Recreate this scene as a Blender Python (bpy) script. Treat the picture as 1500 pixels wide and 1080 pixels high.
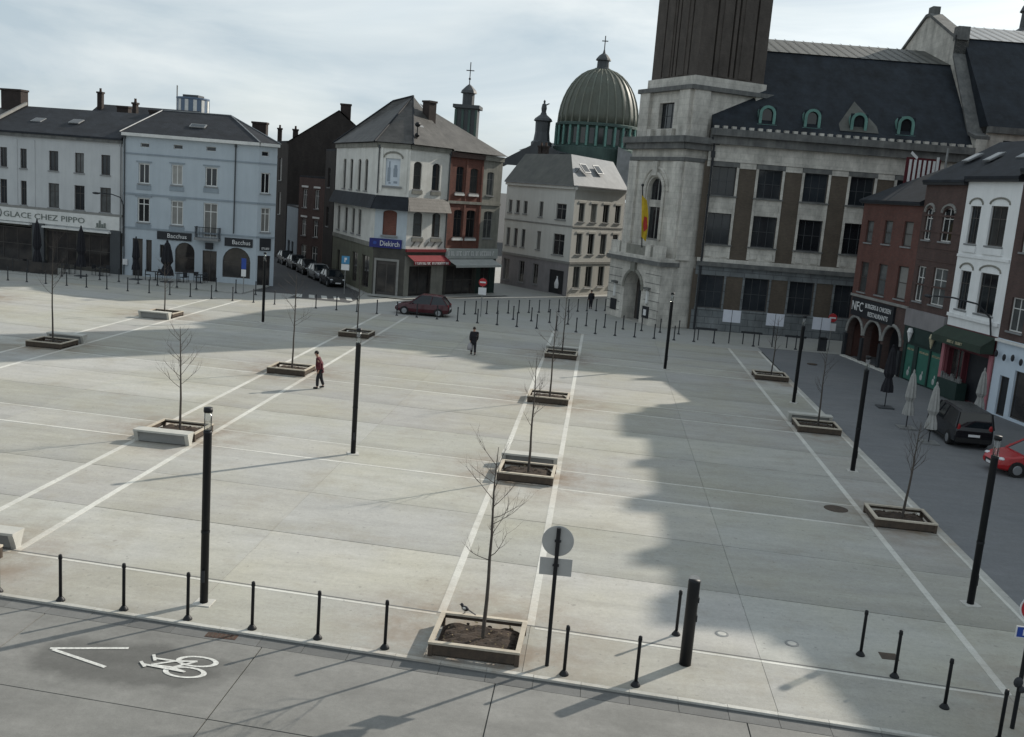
import bpy, math, random
from mathutils import Vector, Matrix
rad = math.radians
scene = bpy.context.scene
for o in list(bpy.data.objects):
    bpy.data.objects.remove(o)
COL = scene.collection

# ------------------------------------------------------------------ camera
CAM_H = 10.2
YAW, PITCH, ROLL = rad(-4.6313), rad(10.2023), rad(4.4636)
fw = Vector((math.sin(YAW)*math.cos(PITCH), math.cos(YAW)*math.cos(PITCH), -math.sin(PITCH)))
rt = Vector((math.cos(YAW), -math.sin(YAW), 0)); up = rt.cross(fw)
ix = math.cos(ROLL)*rt + math.sin(ROLL)*up
iy = -math.sin(ROLL)*rt + math.cos(ROLL)*up
cam_data = bpy.data.cameras.new('camera')
cam_data.sensor_width = 36; cam_data.lens = 36*1450/1500
cam_data.clip_start = 0.1; cam_data.clip_end = 5000
cam = bpy.data.objects.new('camera', cam_data); COL.objects.link(cam)
cam.matrix_world = Matrix(((ix.x, iy.x, -fw.x, 0), (ix.y, iy.y, -fw.y, 0), (ix.z, iy.z, -fw.z, CAM_H), (0, 0, 0, 1)))
scene.camera = cam

# ------------------------------------------------------------------ sky, sun, exposure
SUN_EL, SUN_AZ = rad(28.5), rad(44.5)          # azimuth measured from +Y towards +X
world = bpy.data.worlds.new('World'); scene.world = world; world.use_nodes = True
wn, wl = world.node_tree.nodes, world.node_tree.links
wn.clear()
w_out = wn.new('ShaderNodeOutputWorld'); w_bg = wn.new('ShaderNodeBackground')
sky = wn.new('ShaderNodeTexSky'); sky.sky_type = 'NISHITA'; sky.sun_disc = False
sky.sun_elevation = SUN_EL; sky.sun_rotation = SUN_AZ
sky.air_density = 1.0; sky.dust_density = 1.6; sky.ozone_density = 1.2
tc = wn.new('ShaderNodeTexCoord'); mp = wn.new('ShaderNodeMapping')
mp.inputs['Scale'].default_value = (1.3, 1.3, 4.2); mp.inputs['Rotation'].default_value = (0.10, 0.10, 0.3)
nz = wn.new('ShaderNodeTexNoise'); nz.inputs['Scale'].default_value = 1.5; nz.inputs['Detail'].default_value = 7
nz.inputs['Roughness'].default_value = 0.52; nz.inputs['Distortion'].default_value = 0.5
rp = wn.new('ShaderNodeValToRGB'); rp.color_ramp.elements[0].position = 0.40; rp.color_ramp.elements[1].position = 0.60
rp.color_ramp.elements[0].color = (0.78, 0.78, 0.78, 1); rp.color_ramp.elements[1].color = (0.97, 0.97, 0.97, 1)
mp2 = wn.new('ShaderNodeMapping'); mp2.inputs['Scale'].default_value = (1.6, 1.6, 7.5); mp2.inputs['Rotation'].default_value = (0.16, 0.10, 0.9)
nz2 = wn.new('ShaderNodeTexNoise'); nz2.inputs['Scale'].default_value = 1.7; nz2.inputs['Detail'].default_value = 8; nz2.inputs['Roughness'].default_value = 0.55; nz2.inputs['Distortion'].default_value = 0.6
rp2 = wn.new('ShaderNodeValToRGB'); rp2.color_ramp.elements[0].position = 0.36; rp2.color_ramp.elements[1].position = 0.66
rp2.color_ramp.elements[0].color = (3.35, 4.0, 4.45, 1); rp2.color_ramp.elements[1].color = (5.25, 5.65, 5.75, 1)
bw = wn.new('ShaderNodeRGBToBW'); mn = wn.new('ShaderNodeMath'); mn.operation = 'MULTIPLY_ADD'; mn.inputs[1].default_value = 0.04; mn.inputs[2].default_value = 0.88
cl = wn.new('ShaderNodeVectorMath'); cl.operation = 'SCALE'
mx = wn.new('ShaderNodeMix'); mx.data_type = 'RGBA'
wl.new(tc.outputs['Generated'], mp.inputs[0]); wl.new(mp.outputs[0], nz.inputs['Vector']); wl.new(nz.outputs[0], rp.inputs[0])
wl.new(tc.outputs['Generated'], mp2.inputs[0]); wl.new(mp2.outputs[0], nz2.inputs['Vector']); wl.new(nz2.outputs[0], rp2.inputs[0])
wl.new(sky.outputs[0], bw.inputs[0]); wl.new(bw.outputs[0], mn.inputs[0])
wl.new(rp2.outputs[0], cl.inputs[0]); wl.new(mn.outputs[0], cl.inputs['Scale'])
wl.new(rp.outputs[0], mx.inputs[0]); wl.new(sky.outputs[0], mx.inputs[6]); wl.new(cl.outputs[0], mx.inputs[7])
wl.new(mx.outputs[2], w_bg.inputs['Color']); w_bg.inputs['Strength'].default_value = 0.13
wl.new(w_bg.outputs[0], w_out.inputs['Surface'])
sun_d = bpy.data.lights.new('sun', 'SUN'); sun_d.energy = 4.4; sun_d.angle = rad(0.6); sun_d.color = (1.0, 0.93, 0.82)
sun = bpy.data.objects.new('sun', sun_d); COL.objects.link(sun)
sdir = Vector((math.sin(SUN_AZ)*math.cos(SUN_EL), math.cos(SUN_AZ)*math.cos(SUN_EL), math.sin(SUN_EL)))
sun.rotation_euler = sdir.to_track_quat('Z', 'Y').to_euler(); sun.location = (40, 40, 60)
scene.view_settings.view_transform = 'Standard'; scene.view_settings.look = 'None'
scene.view_settings.exposure = 0.14; scene.view_settings.gamma = 1.0; scene.view_settings.use_curve_mapping = False

# ------------------------------------------------------------------ materials
def pm(name, c1, c2=None, scale=1.0, rough=0.8, bump=0.0, metal=0.0, tone=0.0, fine=0.0, streak=0.0, spec=0.4, coord='obj', bscale=30.0):
    """Procedural material: two colours over noise, per-object tone, fine grain, vertical streaks of dirt, bump."""
    m = bpy.data.materials.new(name); m.use_nodes = True
    n, l = m.node_tree.nodes, m.node_tree.links
    b = n['Principled BSDF']; b.inputs['Roughness'].default_value = rough; b.inputs['Metallic'].default_value = metal
    b.inputs['Specular IOR Level'].default_value = spec
    if c2 is None: c2 = tuple(v*0.82 for v in c1)
    if coord == 'pos': src = n.new('ShaderNodeNewGeometry').outputs['Position']
    else: src = n.new('ShaderNodeTexCoord').outputs['Object']
    t = n.new('ShaderNodeTexNoise'); t.inputs['Scale'].default_value = scale; t.inputs['Detail'].default_value = 6; t.inputs['Roughness'].default_value = 0.6
    l.new(src, t.inputs['Vector'])
    r = n.new('ShaderNodeValToRGB'); r.color_ramp.elements[0].position = 0.32; r.color_ramp.elements[1].position = 0.68
    r.color_ramp.elements[0].color = (*c1, 1); r.color_ramp.elements[1].color = (*c2, 1)
    l.new(t.outputs[0], r.inputs[0]); col = r.outputs[0]
    def mul(col, fac_socket, lo, hi):
        mr = n.new('ShaderNodeMapRange'); mr.inputs[3].default_value = lo; mr.inputs[4].default_value = hi
        l.new(fac_socket, mr.inputs[0])
        vm = n.new('ShaderNodeVectorMath'); vm.operation = 'SCALE'; l.new(col, vm.inputs[0]); l.new(mr.outputs[0], vm.inputs['Scale'])
        return vm.outputs[0]
    if tone: col = mul(col, n.new('ShaderNodeObjectInfo').outputs['Random'], 1-tone, 1+tone)
    if fine:
        f = n.new('ShaderNodeTexNoise'); f.inputs['Scale'].default_value = bscale; f.inputs['Detail'].default_value = 3; l.new(src, f.inputs['Vector'])
        col = mul(col, f.outputs[0], 1-fine, 1+fine)
    if streak:
        mpg = n.new('ShaderNodeMapping'); mpg.inputs['Scale'].default_value = (2.2, 2.2, 0.22); l.new(src, mpg.inputs[0])
        s = n.new('ShaderNodeTexNoise'); s.inputs['Scale'].default_value = 1.1; s.inputs['Detail'].default_value = 8; s.inputs['Roughness'].default_value = 0.7; l.new(mpg.outputs[0], s.inputs['Vector'])
        col = mul(col, s.outputs[0], 1-streak*1.5, 1+streak*0.6)
    l.new(col, b.inputs['Base Color'])
    if bump:
        bt = n.new('ShaderNodeTexNoise'); bt.inputs['Scale'].default_value = bscale; bt.inputs['Detail'].default_value = 4; l.new(src, bt.inputs['Vector'])
        bn = n.new('ShaderNodeBump'); bn.inputs['Strength'].default_value = bump; bn.inputs['Distance'].default_value = 0.02
        l.new(bt.outputs[0], bn.inputs['Height']); l.new(bn.outputs[0], b.inputs['Normal'])
    return m

def brickmat(name, c1, c2, mortar, bw_=0.22, bh=0.075, streak=0.2, rough=0.85, msize=0.012, off=0.5):
    """Courses of bricks, slates or ashlar in the wall's own plane (object x and z)."""
    m = bpy.data.materials.new(name); m.use_nodes = True
    n, l = m.node_tree.nodes, m.node_tree.links; b = n['Principled BSDF']; b.inputs['Roughness'].default_value = rough
    b.inputs['Specular IOR Level'].default_value = 0.3
    src = n.new('ShaderNodeTexCoord').outputs['Object']
    sp = n.new('ShaderNodeSeparateXYZ'); cb = n.new('ShaderNodeCombineXYZ'); l.new(src, sp.inputs[0])
    ad = n.new('ShaderNodeMath'); ad.operation = 'ADD'; l.new(sp.outputs[0], ad.inputs[0]); l.new(sp.outputs[1], ad.inputs[1])
    l.new(ad.outputs[0], cb.inputs[0]); l.new(sp.outputs[2], cb.inputs[1])
    br = n.new('ShaderNodeTexBrick'); br.inputs['Scale'].default_value = 1; br.inputs['Brick Width'].default_value = bw_; br.inputs['Row Height'].default_value = bh
    br.inputs['Mortar Size'].default_value = msize; br.inputs['Mortar Smooth'].default_value = 0.3; br.offset = off
    br.inputs['Color1'].default_value = (*c1, 1); br.inputs['Color2'].default_value = (*c2, 1); br.inputs['Mortar'].default_value = (*mortar, 1)
    l.new(cb.outputs[0], br.inputs['Vector'])
    mpg = n.new('ShaderNodeMapping'); mpg.inputs['Scale'].default_value = (1.0, 1.0, 0.55); l.new(src, mpg.inputs[0])
    s = n.new('ShaderNodeTexNoise'); s.inputs['Scale'].default_value = 0.8; s.inputs['Detail'].default_value = 9; s.inputs['Roughness'].default_value = 0.72; l.new(mpg.outputs[0], s.inputs['Vector'])
    mr = n.new('ShaderNodeMapRange'); mr.inputs[1].default_value = 0.25; mr.inputs[2].default_value = 0.75; mr.inputs[3].default_value = 1-streak*1.3; mr.inputs[4].default_value = 1+streak
    l.new(s.outputs[0], mr.inputs[0])
    vm = n.new('ShaderNodeVectorMath'); vm.operation = 'SCALE'; l.new(br.outputs[0], vm.inputs[0]); l.new(mr.outputs[0], vm.inputs['Scale'])
    l.new(vm.outputs[0], b.inputs['Base Color'])
    bn = n.new('ShaderNodeBump'); bn.inputs['Strength'].default_value = 0.35; bn.inputs['Distance'].default_value = 0.02; bn.invert = True
    l.new(br.outputs['Fac'], bn.inputs['Height']); l.new(bn.outputs[0], b.inputs['Normal'])
    return m

def slabmat(name, base, warm, brown, dark, tone, grid=True, rough=0.78, edge=False, patch=False):
    """Brushed concrete in world coordinates: blotches, olive film, earth washed out of the planters, grain."""
    m = bpy.data.materials.new(name); m.use_nodes = True
    n, l = m.node_tree.nodes, m.node_tree.links; b = n['Principled BSDF']; b.inputs['Roughness'].default_value = rough
    b.inputs['Specular IOR Level'].default_value = 0.35
    pos = n.new('ShaderNodeNewGeometry').outputs['Position']
    def noise(scale, det=5, ro=0.6, vec=pos):
        t = n.new('ShaderNodeTexNoise'); t.inputs['Scale'].default_value = scale; t.inputs['Detail'].default_value = det; t.inputs['Roughness'].default_value = ro
        l.new(vec, t.inputs['Vector']); return t.outputs[0]
    def rng(sock, a, c, lo, hi):
        mr = n.new('ShaderNodeMapRange'); mr.inputs[1].default_value = a; mr.inputs[2].default_value = c; mr.inputs[3].default_value = lo; mr.inputs[4].default_value = hi
        l.new(sock, mr.inputs[0]); return mr.outputs[0]
    def mix(f, a, c):
        q = n.new('ShaderNodeMix'); q.data_type = 'RGBA'; l.new(f, q.inputs[0])
        for i, v in ((6, a), (7, c)):
            if isinstance(v, tuple): q.inputs[i].default_value = (*v, 1)
            else: l.new(v, q.inputs[i])
        return q.outputs[2]
    def math_(op, a, c=None):
        q = n.new('ShaderNodeMath'); q.operation = op
        for i, v in ((0, a), (1, c)):
            if v is None: continue
            if isinstance(v, (int, float)): q.inputs[i].default_value = v
            else: l.new(v, q.inputs[i])
        return q.outputs[0]
    def scl(col, f):
        q = n.new('ShaderNodeVectorMath'); q.operation = 'SCALE'; l.new(col, q.inputs[0]); l.new(f, q.inputs['Scale']); return q.outputs[0]
    col = mix(rng(noise(0.16, 4), 0.42, 0.64, 0, 1), base, warm)
    mpg = n.new('ShaderNodeMapping'); mpg.inputs['Scale'].default_value = (0.35, 1.6, 1); mpg.inputs['Rotation'].default_value = (0, 0, 0.075); l.new(pos, mpg.inputs[0])
    col = scl(col, rng(noise(1.0, 7, 0.7, mpg.outputs[0]), 0.25, 0.75, 1-dark, 1+dark*0.7))
    col = scl(col, rng(noise(2.4, 8, 0.75), 0.2, 0.8, 1-dark*0.7, 1+dark*0.5))
    col = scl(col, rng(noise(38, 3), 0.25, 0.75, 0.88, 1.10)); col = scl(col, rng(noise(9, 6, 0.8), 0.25, 0.75, 0.84, 1.12))
    if tone: col = scl(col, rng(n.new('ShaderNodeObjectInfo').outputs['Random'], 0, 1, 1-tone, 1+tone))
    if edge:
        oi = n.new('ShaderNodeObjectInfo'); q = n.new('ShaderNodeVectorMath'); q.operation = 'MULTIPLY'; l.new(col, q.inputs[0]); l.new(oi.outputs['Color'], q.inputs[1]); col = q.outputs[0]
        gs = n.new('ShaderNodeSeparateXYZ'); l.new(n.new('ShaderNodeTexCoord').outputs['Generated'], gs.inputs[0])
        col = scl(col, rng(math_('ADD', gs.outputs[1], math_('MULTIPLY', noise(0.9, 5), 0.25)), 0.12, 0.42, 0.86, 1.0))
    if patch:
        mpp = n.new('ShaderNodeMapping'); mpp.vector_type = 'POINT'; mpp.inputs['Location'].default_value = (9.0*0.42, -18.35, 0); mpp.inputs['Scale'].default_value = (0.42, 1.0, 0.0); l.new(pos, mpp.inputs[0])
        ln_ = n.new('ShaderNodeVectorMath'); ln_.operation = 'LENGTH'; l.new(mpp.outputs[0], ln_.inputs[0])
        col = scl(col, rng(math_('ADD', ln_.outputs['Value'], math_('MULTIPLY', noise(1.1, 5), 0.9)), 1.18, 1.50, 0.60, 1.0))
        col = scl(col, rng(noise(0.5, 6, 0.7), 0.3, 0.7, 0.84, 1.1))
    if grid:
        sp = n.new('ShaderNodeSeparateXYZ'); l.new(pos, sp.inputs[0])
        xx = math_('ADD', sp.outputs[0], 2.0)
        yy = math_('ADD', math_('ADD', sp.outputs[1], math_('MULTIPLY', xx, 0.075)), -21.25)
        dx = math_('PINGPONG', math_('ABSOLUTE', xx), 6.84); dy = math_('PINGPONG', math_('ABSOLUTE', yy), 6.84)
        d = math_('SQRT', math_('ADD', math_('MULTIPLY', dx, dx), math_('MULTIPLY', dy, dy)))
        f = math_('MULTIPLY', rng(d, 1.0, 3.9, 1, 0), rng(noise(0.9, 7, 0.7), 0.36, 0.66, 0, 0.95))
        col = mix(f, col, brown)
        sp2 = rng(noise(5.5, 2, 0.4), 0.69, 0.73, 0, 0.45); col = mix(sp2, col, tuple(v*0.45 for v in base))
        vo = n.new('ShaderNodeTexVoronoi'); vo.inputs['Scale'].default_value = 1.7; l.new(pos, vo.inputs['Vector']); col = mix(rng(vo.outputs['Distance'], 0.035, 0.05, 0.55, 0.0), col, tuple(v*0.4 for v in base))
        st = rng(noise(0.42, 8, 0.75), 0.52, 0.70, 0, 0.50); col = mix(st, col, (0.27, 0.245, 0.195))
    l.new(col, b.inputs['Base Color'])
    bn = n.new('ShaderNodeBump'); bn.inputs['Strength'].default_value = 0.25; bn.inputs['Distance'].default_value = 0.01
    l.new(noise(60, 4), bn.inputs['Height']); l.new(bn.outputs[0], b.inputs['Normal'])
    return m

M = {}
M['slab'] = slabmat('concrete_slab', (0.395, 0.391, 0.366), (0.388, 0.377, 0.322), (0.20, 0.145, 0.10), 0.16, 0.02, edge=True)
M['strip'] = slabmat('pale_stone_strip', (0.60, 0.595, 0.555), (0.55, 0.54, 0.495), (0.36, 0.29, 0.22), 0.10, 0.07)
M['kerb'] = slabmat('kerb_stone_grey', (0.47, 0.465, 0.435), (0.43, 0.425, 0.39), (0.30, 0.24, 0.18), 0.14, 0.08)
M['road'] = slabmat('road_concrete', (0.215, 0.212, 0.20), (0.19, 0.189, 0.178), (0.2, 0.2, 0.2), 0.16, 0.03, grid=False, patch=True)
M['gutter'] = slabmat('gutter_stone', (0.135, 0.137, 0.135), (0.15, 0.15, 0.145), (0.1, 0.1, 0.1), 0.15, 0.10, grid=False)
M['sideroad'] = slabmat('dark_setts', (0.165, 0.172, 0.182), (0.185, 0.19, 0.196), (0.1, 0.1, 0.1), 0.14, 0.0, grid=False)
M['farroad'] = slabmat('far_paving', (0.36, 0.36, 0.345), (0.345, 0.345, 0.315), (0.1, 0.1, 0.1), 0.12, 0.0, grid=False)
M['street'] = slabmat('street_asphalt', (0.07, 0.07, 0.074), (0.085, 0.085, 0.085), (0.1, 0.1, 0.1), 0.15, 0.0, grid=False)
M['ground'] = pm('ground_earth', (0.05, 0.05, 0.05), coord='pos', scale=0.3, rough=0.95)
M['paint'] = pm('white_road_paint', (0.66, 0.66, 0.63), (0.42, 0.42, 0.40), scale=14, fine=0.3, rough=0.7, coord='pos')
M['zebra'] = pm('worn_crossing_paint', (0.55, 0.55, 0.52), (0.38, 0.38, 0.36), scale=3, rough=0.7, coord='pos')
M['black'] = pm('black_painted_steel', (0.006, 0.007, 0.009), (0.010, 0.011, 0.013), scale=4, rough=0.5, spec=0.3, fine=0.1)
M['blackm'] = pm('dull_black_steel', (0.018, 0.02, 0.024), (0.028, 0.03, 0.034), scale=3, rough=0.6)
M['galv'] = pm('galvanised_steel', (0.20, 0.205, 0.205), (0.27, 0.275, 0.27), scale=8, rough=0.5, metal=0.35)
M['plate'] = pm('pale_base_plate', (0.55, 0.54, 0.5), scale=6, rough=0.7)
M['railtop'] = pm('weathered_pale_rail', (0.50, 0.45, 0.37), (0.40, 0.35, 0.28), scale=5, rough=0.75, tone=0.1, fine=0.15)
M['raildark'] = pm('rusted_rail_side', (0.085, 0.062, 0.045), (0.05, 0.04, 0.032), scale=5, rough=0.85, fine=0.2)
M['soil'] = pm('dark_soil', (0.06, 0.042, 0.03), (0.028, 0.021, 0.017), scale=4, rough=1.0, bump=0.8, fine=0.4, bscale=22)
M['leaf'] = pm('dead_leaf', (0.17, 0.12, 0.07), (0.10, 0.09, 0.04), scale=6, rough=0.9, tone=0.4)
M['bench'] = pm('pale_concrete_bench', (0.48, 0.47, 0.43), (0.40, 0.40, 0.37), scale=2, rough=0.8, fine=0.1)
M['bark'] = pm('young_bark', (0.085, 0.072, 0.06), (0.05, 0.044, 0.04), scale=8, rough=0.9, fine=0.2)
M['twig'] = pm('bare_twig', (0.075, 0.06, 0.05), (0.05, 0.042, 0.038), scale=8, rough=0.9)
M['lampglass'] = None
M['glass'] = pm('dark_window_glass', (0.012, 0.015, 0.019), (0.03, 0.034, 0.038), scale=0.7, rough=0.06, spec=0.55, tone=0.5)
M['hallglass'] = pm('hall_window_glass', (0.016, 0.020, 0.025), (0.035, 0.04, 0.045), scale=0.6, rough=0.07, spec=0.5, tone=0.6)
M['curtain'] = pm('net_curtain_glass', (0.10, 0.105, 0.105), (0.05, 0.053, 0.055), scale=1.2, rough=0.12, spec=0.5, tone=0.5)
M['blind'] = pm('drawn_blind', (0.28, 0.275, 0.26), (0.20, 0.20, 0.19), scale=1.2, rough=0.4, tone=0.4)
M['shopglass'] = pm('shop_window_glass', (0.018, 0.018, 0.02), (0.055, 0.048, 0.044), scale=0.9, rough=0.08, spec=0.5)
M['whiteframe'] = pm('white_window_frame', (0.68, 0.68, 0.66), (0.6, 0.6, 0.58), scale=3, rough=0.5)
M['darkframe'] = pm('dark_window_frame', (0.05, 0.045, 0.042), (0.07, 0.06, 0.055), scale=3, rough=0.5)
M['greyframe'] = pm('grey_stone_frame', (0.27, 0.265, 0.25), (0.2, 0.2, 0.19), scale=2, rough=0.8)
M['sill'] = pm('blue_stone_sill', (0.19, 0.195, 0.2), (0.25, 0.255, 0.255), scale=3, rough=0.75)
M['palegrey'] = pm('pale_grey_render', (0.56, 0.575, 0.58), (0.49, 0.505, 0.515), scale=0.5, rough=0.85, streak=0.16, fine=0.04)
M['bluegrey'] = pm('light_blue_render', (0.46, 0.515, 0.56), (0.415, 0.47, 0.515), scale=0.45, rough=0.85, streak=0.12, fine=0.04)
M['bluetrim'] = pm('blue_grey_trim', (0.30, 0.35, 0.39), (0.26, 0.30, 0.34), scale=0.8, rough=0.85, streak=0.2)
M['whitetrim'] = pm('white_gutter_trim', (0.70, 0.70, 0.68), (0.58, 0.58, 0.56), scale=1.5, rough=0.6)
M['oldwhite'] = pm('weathered_white_render', (0.82, 0.81, 0.765), (0.62, 0.61, 0.565), scale=0.55, rough=0.85, streak=0.24, fine=0.06)
M['rightwhite'] = pm('white_painted_render', (0.86, 0.87, 0.87), (0.76, 0.77, 0.77), scale=0.6, rough=0.8, streak=0.13, fine=0.05)
M['barblue'] = pm('pale_blue_render', (0.50, 0.56, 0.60), (0.44, 0.49, 0.53), scale=0.8, rough=0.85, streak=0.2)
M['oldstone'] = pm('mossy_grey_stone', (0.34, 0.33, 0.29), (0.20, 0.20, 0.175), scale=0.6, rough=0.9, streak=0.4, fine=0.12)
M['greenstone'] = pm('olive_render', (0.17, 0.17, 0.125), (0.12, 0.12, 0.09), scale=0.8, rough=0.9, streak=0.3)
M['darkbase'] = pm('dark_shop_stone', (0.05, 0.048, 0.042), (0.09, 0.085, 0.072), scale=1.2, rough=0.7, streak=0.4)
M['redbrick'] = brickmat('red_brick', (0.19, 0.06, 0.043), (0.14, 0.048, 0.036), (0.12, 0.09, 0.075), streak=0.3)
M['rightbrick'] = brickmat('right_row_brick', (0.15, 0.056, 0.044), (0.115, 0.046, 0.038), (0.11, 0.085, 0.075), streak=0.25)
M['brownbrick'] = brickmat('brown_brick', (0.105, 0.062, 0.054), (0.08, 0.05, 0.045), (0.085, 0.07, 0.065), streak=0.25)
M['darkbrick'] = brickmat('sooty_brick', (0.045, 0.036, 0.032), (0.033, 0.028, 0.026), (0.045, 0.042, 0.04), streak=0.35)
M['hallbrick'] = brickmat('hall_brown_brick', (0.125, 0.10, 0.075), (0.10, 0.08, 0.062), (0.095, 0.082, 0.07), streak=0.22)
M['towerbrick'] = brickmat('tower_brick', (0.098, 0.083, 0.072), (0.08, 0.068, 0.06), (0.075, 0.067, 0.06), streak=0.35)
M['hallstone'] = brickmat('hall_limestone', (0.57, 0.545, 0.495), (0.51, 0.49, 0.445), (0.40, 0.385, 0.35), bw_=1.1, bh=0.5, streak=0.42, msize=0.012)
M['hallblue'] = brickmat('hall_bluestone', (0.185, 0.20, 0.205), (0.155, 0.17, 0.178), (0.09, 0.095, 0.10), bw_=1.2, bh=0.55, streak=0.4, msize=0.025)
M['corniced'] = pm('dark_stained_cornice', (0.12, 0.125, 0.125), (0.22, 0.22, 0.21), scale=1.2, rough=0.9, streak=0.5)
M['beige'] = pm('cream_render', (0.67, 0.665, 0.625), (0.60, 0.595, 0.555), scale=0.5, rough=0.85, streak=0.15)
M['beigeside'] = M['beige']
M['dado'] = pm('mauve_grey_plinth_render', (0.27, 0.255, 0.26), (0.22, 0.21, 0.215), scale=0.8, rough=0.85, streak=0.2)
M['paledado'] = pm('pale_plinth_render', (0.58, 0.565, 0.52), (0.5, 0.49, 0.45), scale=0.8, rough=0.85, streak=0.15)
M['slate'] = brickmat('slate_roof', (0.022, 0.026, 0.033), (0.017, 0.020, 0.026), (0.015, 0.017, 0.02), bw_=0.45, bh=0.28, streak=0.5, rough=0.75, msize=0.01)
M['hallslate'] = brickmat('hall_slate_roof', (0.017, 0.023, 0.031), (0.014, 0.019, 0.026), (0.018, 0.022, 0.028), bw_=0.5, bh=0.3, streak=0.55, rough=0.75, msize=0.01)
M['oldslate'] = brickmat('brown_grey_slate', (0.075, 0.072, 0.068), (0.06, 0.058, 0.055), (0.04, 0.038, 0.036), bw_=0.45, bh=0.28, streak=0.55, rough=0.6, msize=0.01)
M['zinc'] = pm('zinc_sheet', (0.30, 0.31, 0.32), (0.22, 0.23, 0.235), scale=1, rough=0.45, metal=0.3, streak=0.25)
M['zincmatte'] = pm('sunlit_matte_zinc', (0.40, 0.41, 0.42), (0.33, 0.34, 0.35), scale=0.8, rough=0.75, streak=0.2, spec=0.25)  # for the roof slope in sun, its brightness put into the colour
M['zincdark'] = pm('dark_zinc', (0.115, 0.115, 0.10), (0.075, 0.077, 0.07), scale=0.9, rough=0.6, streak=0.3)
M['verdigris'] = pm('verdigris_copper', (0.17, 0.33, 0.29), (0.11, 0.24, 0.21), scale=2, rough=0.7, streak=0.35)
M['domecopper'] = pm('dome_copper', (0.10, 0.105, 0.080), (0.12, 0.135, 0.11), scale=0.25, rough=0.55, streak=0.4)
M['domerib'] = pm('dome_rib_copper', (0.17, 0.17, 0.135), (0.155, 0.18, 0.15), scale=0.5, rough=0.6, streak=0.3)
M['drumgreen'] = pm('drum_verdigris', (0.075, 0.125, 0.11), (0.05, 0.085, 0.078), scale=0.5, rough=0.7, streak=0.4)
M['leadgrey'] = pm('lead_grey', (0.075, 0.082, 0.088), (0.055, 0.06, 0.066), scale=0.4, rough=0.6, streak=0.3)
M['carred'] = pm('dark_red_car_paint', (0.055, 0.004, 0.011), (0.048, 0.004, 0.009), scale=2, rough=0.22, spec=0.6)
M['carbright'] = pm('bright_red_car_paint', (0.36, 0.012, 0.016), (0.33, 0.01, 0.014), scale=2, rough=0.22, spec=0.6)
M['carblack'] = pm('black_car_paint', (0.008, 0.009, 0.012), (0.010, 0.011, 0.014), scale=2, rough=0.25, spec=0.55)
M['cargrey'] = pm('grey_car_paint', (0.075, 0.078, 0.083), (0.07, 0.072, 0.078), scale=2, rough=0.25, spec=0.6, metal=0.4)
M['carsilver'] = pm('silver_car_paint', (0.30, 0.31, 0.32), (0.28, 0.29, 0.30), scale=2, rough=0.28, spec=0.6, metal=0.5)
M['carglass'] = pm('car_glass', (0.010, 0.014, 0.018), (0.014, 0.018, 0.022), scale=1, rough=0.05, spec=0.6)
M['tyre'] = pm('tyre_rubber', (0.014, 0.014, 0.015), (0.02, 0.02, 0.02), scale=8, rough=0.85)
M['rim'] = pm('alloy_rim', (0.35, 0.36, 0.38), (0.28, 0.29, 0.30), scale=4, rough=0.35, metal=0.6)
M['headlight'] = pm('clear_lamp_lens', (0.72, 0.74, 0.76), (0.6, 0.62, 0.64), scale=4, rough=0.12, spec=0.7)
M['taillight'] = pm('red_lamp_lens', (0.30, 0.02, 0.02), (0.24, 0.015, 0.02), scale=4, rough=0.2)
M['signwhite'] = pm('white_sign_face', (0.70, 0.70, 0.70), (0.62, 0.62, 0.63), scale=3, rough=0.5)
M['boardwhite'] = pm('pale_poster_board', (0.62, 0.64, 0.70), (0.55, 0.57, 0.64), scale=2, rough=0.5)
M['signgrey'] = pm('grey_sign_back', (0.40, 0.40, 0.39), (0.34, 0.34, 0.33), scale=2.5, rough=0.5)
M['signred'] = pm('red_sign_face', (0.42, 0.025, 0.03), (0.36, 0.02, 0.025), scale=3, rough=0.5)
M['signblue'] = pm('blue_sign_face', (0.025, 0.07, 0.33), (0.02, 0.055, 0.27), scale=3, rough=0.5)
M['tealblue'] = pm('teal_blue_sign_face', (0.06, 0.25, 0.42), (0.05, 0.2, 0.36), scale=3, rough=0.5)
M['barsign'] = pm('deep_blue_fascia', (0.012, 0.018, 0.16), (0.012, 0.016, 0.12), scale=3, rough=0.45)
M['darksign'] = pm('dark_fascia', (0.012, 0.014, 0.018), (0.02, 0.022, 0.027), scale=2, rough=0.5)
M['boardred'] = pm('dark_red_board', (0.10, 0.012, 0.018), (0.06, 0.01, 0.014), scale=3, rough=0.6)
M['benchbody'] = pm('grey_concrete_bench_body', (0.25, 0.25, 0.24), (0.20, 0.20, 0.195), scale=2, rough=0.85)
M['letter'] = pm('white_letter', (0.75, 0.75, 0.74), (0.62, 0.62, 0.62), scale=5, rough=0.5)
M['dullletter'] = pm('grey_green_letter', (0.17, 0.19, 0.17), (0.12, 0.14, 0.13), scale=5, rough=0.5)
M['goldletter'] = pm('cream_letter', (0.50, 0.45, 0.3), (0.4, 0.36, 0.25), scale=5, rough=0.5)
M['awnred'] = pm('red_awning_cloth', (0.19, 0.014, 0.022), (0.15, 0.012, 0.018), scale=2, rough=0.85)
M['awngreen'] = pm('dull_green_awning', (0.035, 0.055, 0.04), (0.028, 0.042, 0.032), scale=2, rough=0.85)
M['awnpale'] = pm('pale_awning_cloth', (0.42, 0.44, 0.42), (0.33, 0.35, 0.34), scale=2, rough=0.85)
M['green'] = pm('green_shop_panel', (0.038, 0.145, 0.11), (0.032, 0.12, 0.092), scale=2, rough=0.4)
M['darkgreen'] = pm('dark_green_fascia', (0.018, 0.04, 0.035), (0.014, 0.03, 0.027), scale=2, rough=0.5)
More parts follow.
